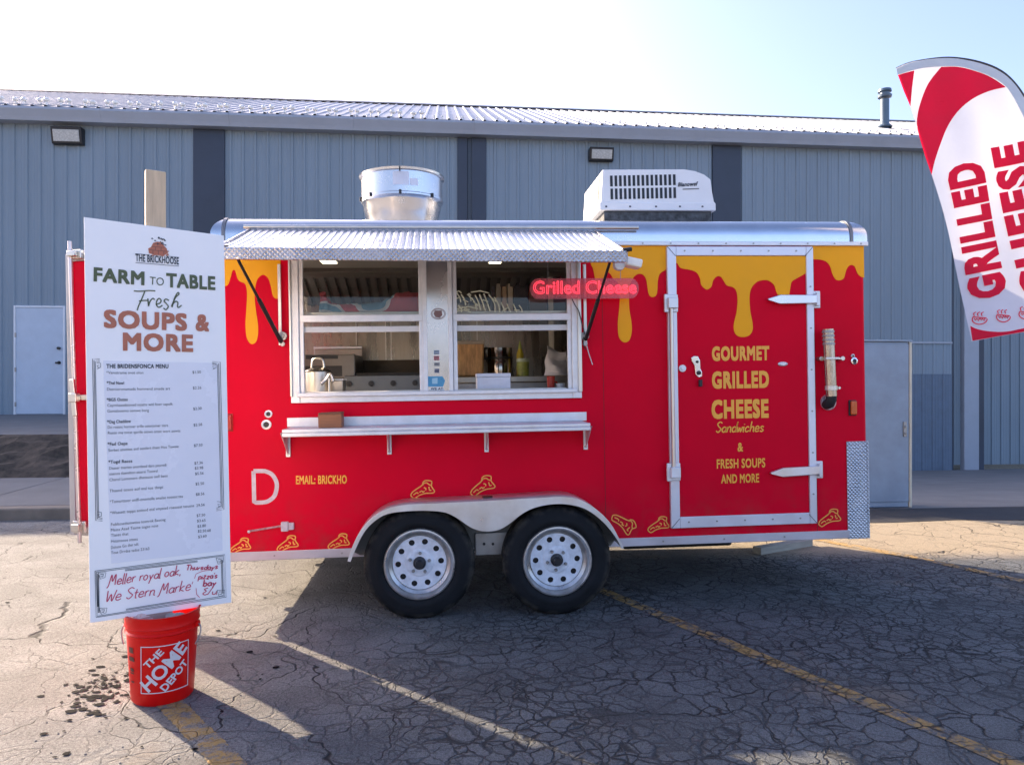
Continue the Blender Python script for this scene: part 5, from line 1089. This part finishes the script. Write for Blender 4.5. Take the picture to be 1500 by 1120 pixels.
for i in range(16):
    a, b2 = random.uniform(221, 243), random.uniform(346, 360); rr = random.uniform(.6, 1.5)
    k_.ribbon(px2(S, [(a - rr, b2), (a, b2 - rr * .7), (a + rr, b2 + rr * .3)], yi - .0006), .0045, yi - .0006)
text_fit(k_, S, 'THE BRICKHOOSE', (198.5, 382.5), (262, 387.5), 10.5, yi, .022)
for a, b2 in (((198, 371.5), (219, 373.3)), ((243, 375), (262.5, 377)), ((198.5, 384.5), (262, 389.8))): k_.ribbon(px2(S, [a, b2], yi), .0022, yi)
def z3(x_, y_): return (80 + x_ / 4, 520 + y_ / 4)
def z4(x_, y_): return (80 + x_ / 3.294, 780 + y_ / 3.294)
ML = [('THE BRIDENSFONCA MENU', z3(303, 77), z3(667, 77), 6.2, .03), ('*Vanistrame snot olon', z3(303, 110), z3(520, 110), 4, .006), ('*Thel Nowl', z3(305, 172), z3(407, 172), 4.6, .02), ('Dasnioronamads homnend smade art', z3(307, 207), z3(677, 203), 4, .006),
 ('*BGS Outos', z3(305, 270), z3(428, 268), 4.6, .02), ('Ceymhaeedsioned noatte witl fowr sapolk', z3(309, 302), z3(692, 293), 4, .006), ('Gumalooemo semwe borg', z3(309, 335), z3(552, 330), 4, .006), ('*Osg Cheddow', z3(308, 400), z3(447, 395), 4.6, .02),
 ('Do rostnc horoser srille osterjumer tiors', z3(311, 430), z3(665, 418), 4, .006), ('Rustn ma tosst qorile siows arast wort aowts', z3(312, 463), z3(737, 450), 4, .006), ('*Fad Oeps', z3(310, 530), z3(427, 525), 4.6, .02), ('Sorbet atwtees asd sestlert thast Hos Towsie', z3(315, 565), z3(727, 541), 4, .006),
 ('*Togd Reccs', z3(315, 635), z3(455, 628), 4.6, .02), ('Dsaser tnarion anordeed dars peuredi', z3(320, 670), z3(655, 650), 4, .006), ('oaenos tlaendton atsarsi Toowsl', z3(320, 703), z3(603, 685), 4, .006), ('Charol Lomoners dhetesoe ooll baos', z3(321, 738), z3(662, 713), 4, .006),
 ('Thsand tosos aof msl tos thnpi', z3(321, 803), z3(635, 780), 4.2, .01), ('*Tomsrttoor onlfl-onomolla smalso toosoc.tea', z3(323, 867), z3(752, 833), 4.2, .01), ('*Wsasett topps aotnod otd vmystsd roasoast tasusne', z3(325, 932), z3(818, 888), 4.2, .01),
 ('Fwbltosedsonwtios tosmrnk Baosieg', z3(330, 1000), z3(650, 970), 4.2, .012), ('Masss Asad Tsame togso noss', z3(330, 1032), z3(607, 1005), 4.2, .012), ('Tlases that', z3(330, 1063), z3(433, 1053), 4.2, .012), ('Hstamsooe sttoss', z3(331, 1098), z3(487, 1084), 4.2, .012), ('Dshsos Go dier sdt', z4(272, 78), z4(405, 60), 4.2, .012), ('Toas Drrdse tadse 23163', z4(272, 103), z4(457, 82), 4.2, .012)]
for i, (y0_, y1_, pr) in enumerate([(108, 106, '$1.50'), (200, 198, '$2.26'), (322, 318, '$2.30'), (417, 413, '$2.58'), (537, 533, '$7.50'), (640, 636, '$7.36'), (670, 666, '$3.98'), (702, 698, '$5.56'), (762, 758, '$5.50'), (823, 818, '$8.56'), (888, 882, '29.56'), (947, 942, '$7.50'), (978, 974, '$3.65'), (1010, 1005, '$3.80'), (1038, 1033, '$2.50.68'), (1072, 1065, '$3.60')]):
    xx = 808 + i * 2.2; ML.append((pr, z3(xx, y0_), z3(xx + (76 if i == 14 else 50), y1_), 4, .012))
for s_, a, b2, cap, bo in ML: text_fit(k_, S, s_, a, b2, cap, yi, bo)
# corner brackets round the sheet and the framed box at the foot
def pl_(pts, wd_=.0022): k_.ribbon(px2(S, pts, yi), wd_, yi)
for off in (0, 2.2, 4):
    pl_([(146 - 0, 525.5 + off), (135.5 + off, 525.5 + off), (140.5 + off, 762 - off), (150, 762.5 - off)]); pl_([(311, 529.5 + off), (322.5 - off, 530 + off), (328 - off, 746 - off), (317, 747.5 - off)])
for a, b2 in ((144.5, 535), (313.5, 536), (145.5, 753), (321, 738)):
    pl_([(a - 3, b2 - 4), (a + 3, b2 - 3), (a + 3, b2 + 3), (a - 1, b2 + 3), (a - 2, b2), (a + 1, b2)], .002); pl_([(a - 2, b2 + 5), (a + 2, b2 + 3)], .002)
def zz8(x_, y_): return (120 + x_ / 6.667, 810 + y_ / 6.667)
def box8(d): return [zz8(128 + d, 172 + d), zz8(1395 - d, 12 + d), zz8(1410 - d, 425 - d), zz8(138 + d, 625 - d), zz8(128 + d, 172 + d)]
for d in (0, 12, 24, 36): pl_(box8(d) if d < 20 else [zz8(128 + d, 520), zz8(128 + d, 172 + d)] , .0024)
for d in (24, 34):
    pl_([zz8(420, 137 + d), zz8(1130, 48 + d)], .0024); pl_([zz8(430, 578 - d), zz8(1110, 468 - d)], .0024); pl_([zz8(1395 - d, 60), zz8(1405 - d, 390)], .0024); pl_([zz8(128 + d, 210), zz8(136 + d, 580)], .0024)
for a, b2 in ((195, 215), (1345, 70), (205, 560), (1355, 385)):
    pl_([zz8(a - 35, b2 - 25), zz8(a + 40, b2 - 28), zz8(a + 30, b2 + 20), zz8(a - 15, b2 + 35), zz8(a - 35, b2 - 25)], .002); pl_([zz8(a - 15, b2 - 10), zz8(a + 15, b2 - 12), zz8(a + 8, b2 + 14), zz8(a - 12, b2 + 10)], .003)
kb_()
r_, rb_2 = ink('marker_writing', INKR)
script_fit(r_, S, 'Meller royal oak,', zz8(240, 320), zz8(960, 208), 7.2, yi, .0042, .2, .05)
script_fit(r_, S, 'We Stern Marke', zz8(245, 470), zz8(1060, 358), 8, yi, .0042, .2, .05)
script_fit(r_, S, 'Thursdays', zz8(1020, 165), zz8(1325, 150), 3.6, yi, .0045, .1, .12); script_fit(r_, S, "pizza's", zz8(1135, 250), zz8(1320, 240), 4, yi, .0048, .1, .12)
script_fit(r_, S, 'bay', zz8(1185, 325), zz8(1310, 310), 4.2, yi, .006, .1, .12); script_fit(r_, S, 'E/u', zz8(1180, 410), zz8(1320, 395), 4.5, yi, .0042, .1, .12)
for st in ([(1100, 245), (1115, 200), (1180, 172), (1280, 160)], [(1115, 340), (1120, 400), (1150, 430)], [(1075, 300), (1085, 275)]): r_.ribbon(px2(S, [zz8(a, b2) for a, b2 in st], yi), .0026, yi)
rb_2()

# bucket
bc = gp(237, 1022); bc = Vector((-1.632, 3.455, 0)); zbk = CAMZ
rT = (gp(290, 560 + 1, 0) - gp(290, 561, 0)).length
Bk = thing('bucket', 'red orange plastic bucket holding the menu board post', 'bucket', Matrix.Translation(bc))
rb, rt, hb = .134, .158, .405
wall_ = [(0, .0), (rb - .01, .0), (rb, .012), (rb + (rt - rb) * .74, hb * .78), (rt - .002, hb * .79), (rt + .004, hb * .80), (rt - .003, hb * .82), (rt - .002, hb * .86), (rt + .004, hb * .87), (rt + .001, hb * .90), (rt + .004, hb * .985), (rt + .008, hb), (rt - .002, hb), (rt - .006, hb * .9), (rb - .006, .03), (0, .03)]
MB().lathe(wall_, n=64).build('bucket_body', BUCK, Bk, 0, True)
def wrap(mbx, cen, scale=1):   # lay a flat design (x right, y up, metres) round the bucket wall; cen = (angle, height)
    out = []
    for x_, y_ in mbx:
        h = cen[1] + y_; r = rb + (rt - rb) * .95 * h / hb + .0022; a = cen[0] + x_ / r; out.append((r * math.cos(a), r * math.sin(a), h))
    return out
def wrapmesh(flat_vs, flat_fs, cen, mb_):
    me = bpy.data.meshes.new('t'); me.from_pydata([(v[0], v[1], 0) for v in flat_vs], [], flat_fs); bm = bmesh.new(); bm.from_mesh(me); bmesh.ops.triangulate(bm, faces=bm.faces)
    for _ in range(3):
        le = [e for e in bm.edges if e.calc_length() > .02]
        if le: bmesh.ops.subdivide_edges(bm, edges=le, cuts=1); bmesh.ops.triangulate(bm, faces=bm.faces)
    bm.verts.index_update(); bm.verts.ensure_lookup_table()
    mb_.add(wrap([(v.co.x, v.co.y) for v in bm.verts], cen), [tuple(v.index for v in f.verts) for f in bm.faces]); bm.free(); bpy.data.meshes.remove(me)
la = -math.pi / 2 + .52; lh = .172; sq = .108
dm = MB()
def frame2(h, t_): 
    return [([( -h, -h), (h, -h), (h, -h + t_), (-h, -h + t_)]), ([(-h, h - t_), (h, h - t_), (h, h), (-h, h)]), ([(-h, -h + t_), (-h + t_, -h + t_), (-h + t_, h - t_), (-h, h - t_)]), ([(h - t_, -h + t_), (h, -h + t_), (h, h - t_), (h - t_, h - t_)])]
for q in frame2(sq, .004): wrapmesh(q, [(0, 1, 2, 3)], (la, lh), dm)
def diag(body, off, ht, wd_):
    vs, fs = text_geo(body, .03); x0_ = min(v[0] for v in vs); x1_ = max(v[0] for v in vs); c_ = math.cos(math.pi / 4); o_v = []
    for v in vs:
        u = ((v[0] - x0_) / (x1_ - x0_) - .5) * wd_; t_ = (v[1] - .34) / .8 * ht + off; o_v.append((u * c_ - t_ * c_, u * c_ + t_ * c_))
    wrapmesh(o_v, fs, (la, lh), dm)
diag('THE', .072, .034, .10); diag('HOME', .008, .068, .245); diag('DEPOT', -.057, .038, .15)
dm.build('square_emblem', mat('white_bucket_print', (.66, .62, .63), .5, var=.06), Bk, fix=False)
dm = MB()
for (yy, hh, ww) in ((.255, .026, .018), (.215, .02, .022), (.165, .016, .014), (.15, .006, .014), (.11, .008, .012)): wrapmesh([(-ww, yy - hh / 2 - lh), (ww, yy - hh / 2 - lh), (ww * .8, yy + hh / 2 - lh), (-ww, yy + hh / 2 - lh)], [(0, 1, 2, 3)], (-math.pi / 2 - .60, lh), dm)
dm.build('warning_print', mat('dark_bucket_print', (.10, .02, .015), .5), Bk, fix=False)
m = MB(); pts = []
for i in range(13): a = math.pi + math.pi * i / 12; pts.append(((rt + .018) * math.cos(a) * 1.0, -.10 * abs(math.sin(a)) * -0 - (rt + .018) * abs(math.sin(a)) * .99, hb * .80 - .12 * abs(math.sin(a)) ** .6))
hp = []
for sgn in (-1, 1): MB().tube(crom([(sgn * (rt + .0), .0, hb * .84), (sgn * (rt + .022), -.01, hb * .81), (sgn * (rt + .024), -.02, hb * .72), (sgn * (rt + .008), -.035, hb * .62)], 5), .0032, 8).build('wire_handle', STEELD, Bk, 0, True)
for sgn in (-1, 1): MB().cyl((sgn * (rt + .0), 0, hb * .83), .014, sgn * .012, 'X', 14).build('handle_lug', BUCK, Bk)
# ballast in the bucket
def rock(name, label, cat, c_, s_, m_, seed):
    random.seed(seed); bm = bmesh.new(); bmesh.ops.create_icosphere(bm, subdivisions=4, radius=1)
    dirs = [Vector((random.gauss(0, 1), random.gauss(0, 1), random.gauss(0, 1))).normalized() for _ in range(9)]
    for v in bm.verts:
        k_ = min(1, min((.58 + .2 * (i % 3) / 3) / max(.01, v.co.dot(d)) if v.co.dot(d) > .3 else 9 for i, d in enumerate(dirs))); v.co = Vector((v.co.x * s_[0], v.co.y * s_[1], v.co.z * s_[2])) * k_ * (1 + .05 * math.sin(v.co.x * 17 + seed) * math.sin(v.co.y * 13) + .04 * math.sin(v.co.z * 23))
    me = bpy.data.meshes.new(name); bm.to_mesh(me); bm.free(); o = fin(me, name, m_); o.location = Vector(c_); return tag(o, label, cat, 'rubble in the bucket')
GREYR = mat('grey_rubble', (.36, .33, .30), .85, var=.25, bump=.4, bs=60)
rock('rubble_lump', 'pale grey rubble lump in the bucket right of the post', 'rubble', bc + Vector((.08, -.05, .365)), (.055, .05, .045), GREYR, 3)
rock('rubble_lump', 'cream rubble lump in the bucket left of the post', 'rubble', bc + Vector((-.07, -.07, .365)), (.06, .045, .045), mat('cream_rubble', (.74, .52, .46), .85, bump=.4, bs=60), 4)
m = MB().lathe([(0, .032), (rb - .012, .032), (rb + .006, .30), (rb - .03, .315), (0, .325)], n=40); o = m.build('sand_fill', mat('grey_sand', (.22, .19, .16), .95, bump=.5, bs=90)); o.location = bc; tag(o, 'grey sand filling the red bucket around the post', 'sand')
MB().box(pA.x - .02, pB.x + .03, .004, .05, .32, .42).build('post_wrap', mat('pinkish_wood_block', (.55, .38, .33), .7, var=.12), sb, .006)

# ================================================================== THE FEATHER FLAG
fg = thing('feather_flag', 'tall red and white feather flag leaning beside the trailer', 'flag', G.M.copy())
def wave(x_, z_): return .028 * math.sin(3.1 * x_ + 1.2 * z_ + .6) + .009 * math.sin(34 * (z_ + .5 * x_)) * max(0, 1 - max(0, x_ + .30 * (z_ - 2.0) + .30) / .22) + .012 * math.sin(9 * (x_ - .4 * z_) + 1.5) + .005 * math.sin(21 * (x_ + .33 * z_))
def cloth(name, loops, m_, off, parent, smooth=True, mx=.035):
    vs, fs = fill2d(loops, 0, 0) if True else None
    me = bpy.data.meshes.new(name); me.from_pydata(vs, [], fs); bm = bmesh.new(); bm.from_mesh(me); bmesh.ops.remove_doubles(bm, verts=bm.verts, dist=1e-5); _finish_cloth(bm, mx, off); bm.to_mesh(me); bm.free()
    return fin(me, name, m_, parent, 0, smooth)
def _finish_cloth(bm, mx, off):
    bmesh.ops.triangulate(bm, faces=bm.faces)
    for _ in range(7):
        le = [e for e in bm.edges if e.calc_length() > mx]
        if not le: break
        bmesh.ops.subdivide_edges(bm, edges=le, cuts=1); bmesh.ops.triangulate(bm, faces=[f for f in bm.faces if len(f.verts) > 3])
    for v in bm.verts: v.co.y = off + min(0, max(-.001, v.co.y)) + wave(v.co.x, v.co.z)
outline = smooth_px([(1309.5, 103), (1330, 95), (1360, 89), (1395, 87.5), (1425, 92), (1455, 105), (1480, 124), (1502, 150), (1527, 195), (1552, 250)], 5) + [(1590, 352), (1627, 462)] + smooth_px([(1627, 462), (1560, 474), (1500, 486), (1460, 493), (1425, 500)], 3)[1:] + smooth_px([(1425, 500), (1414, 450), (1399, 390), (1384, 330), (1368, 272), (1340, 180), (1322, 135)], 4)[1:]
cloth('flag_cloth', [px2(G, outline)], FLAGW, 0, fg)
red1 = [(1312, 113), (1336, 106.5), (1333, 132), (1331.5, 158), (1321, 136)]
red2 = smooth_px([(1376, 100.5), (1400, 100.5), (1420, 104.5), (1443, 114), (1468, 131.5)], 5) + smooth_px([(1468, 131.5), (1445, 136.5), (1422, 147), (1402, 163), (1387, 185), (1375, 214), (1367, 238), (1363, 257)], 5)[1:] + smooth_px([(1363, 257), (1352, 222), (1343, 190), (1342, 172), (1347, 150), (1358, 124), (1376, 100.5)], 5)[1:-1]
red3 = smooth_px([(1422.5, 477), (1432, 482), (1448, 485.5), (1470, 486), (1500, 480), (1560, 466), (1624, 448)], 4) + [(1627, 461)] + smooth_px([(1560, 473), (1500, 485.5), (1460, 492.5), (1425.5, 499)], 3)
for r3 in (red1, red2, red3): cloth('red_print', [px2(G, r3)], FLAGR, -.004, fg)
sleeve = smooth_px([(1310, 104), (1330, 96), (1360, 90), (1395, 88.5), (1425, 93), (1455, 106), (1480, 125), (1501, 151), (1525, 195), (1549, 250)], 5) + [(1624, 458), (1612, 461), (1536, 252)] + smooth_px([(1536, 252), (1511, 200), (1488, 160), (1468, 131), (1443, 113.5), (1420, 104), (1400, 100), (1360, 101), (1335, 106), (1311.5, 113)], 5)
cloth('sleeve', [px2(G, sleeve)], SLEEV, -.0055, fg)
lt = MB()
def flag_text(body, a, b2, cap, bold): text_fit(lt, G, body, a, b2, cap, 0, bold, 0, False, True)
flag_text('GRILLED', (1482 - 8, 434), (1432, 234), 51, .056)
flag_text('CHEESE', (1551, 434), (1500, 204), 55, .056)
def emb(cx, cy):
    m_ = []
    lt.ribbon(px2(G, [(cx + 9.5 * math.cos(a) * (1 + .05 * math.sin(3 * a)), cy + 8 * math.sin(a)) for a in [.0 + j * math.pi / 14 for j in range(17)]] + [(cx - 9, cy - 3), (cx + 9, cy - 1)]), .006)
    for q in range(3): lt.ribbon(px2(G, [(cx - 7 + q * 5, cy - 4), (cx - 8 + q * 5, cy - 8), (cx - 5 + q * 5, cy - 10)]), .006)
    for q in range(4): lt.ribbon(px2(G, [(cx - 7 + q * 3.6, cy - 1 + (q % 2)), (cx - 5 + q * 3.6, cy + 2 + (q % 2)), (cx - 4 + q * 3.6, cy - 1)]), .006)
for cx, cy in ((1434, 467), (1466, 464), (1497, 460), (1530, 454)): emb(cx, cy)
me = bpy.data.meshes.new('flag_lettering'); me.from_pydata([tuple(v) for v in lt.v], [], lt.f); bm = bmesh.new(); bm.from_mesh(me); _finish_cloth(bm, .03, -.007); bm.to_mesh(me); bm.free(); fin(me, 'flag_lettering', FLAGR, fg)
q = [G.p(a, b2, .012) for a, b2 in ((1310, 103), (1330, 95), (1360, 89), (1395, 87), (1425, 91), (1455, 104), (1480, 123), (1503, 150), (1528, 195), (1553, 250), (1591, 352), (1628, 462))]
foot = q[-1] + (q[-1] - q[-2]).normalized() * ((q[-1].z - .02) / max(.05, (q[-2] - q[-1]).normalized().z))
pq = crom(q, 4); 
for v in pq: v.y = .014 + wave(v.x, v.z)
pq.append(Vector((foot.x, .0, .02)))
MB().tube(pq, [.005 + .010 * i / len(pq) for i in range(len(pq))], 8).build('pole', mat('black_pole', (.03, .03, .035), .4), fg, 0, True)
MB().cyl((foot.x, 0, 0), .2, .03, n=32).cyl((foot.x, 0, .03), .035, .12, n=16).build('base', BLKM, fg, .004)
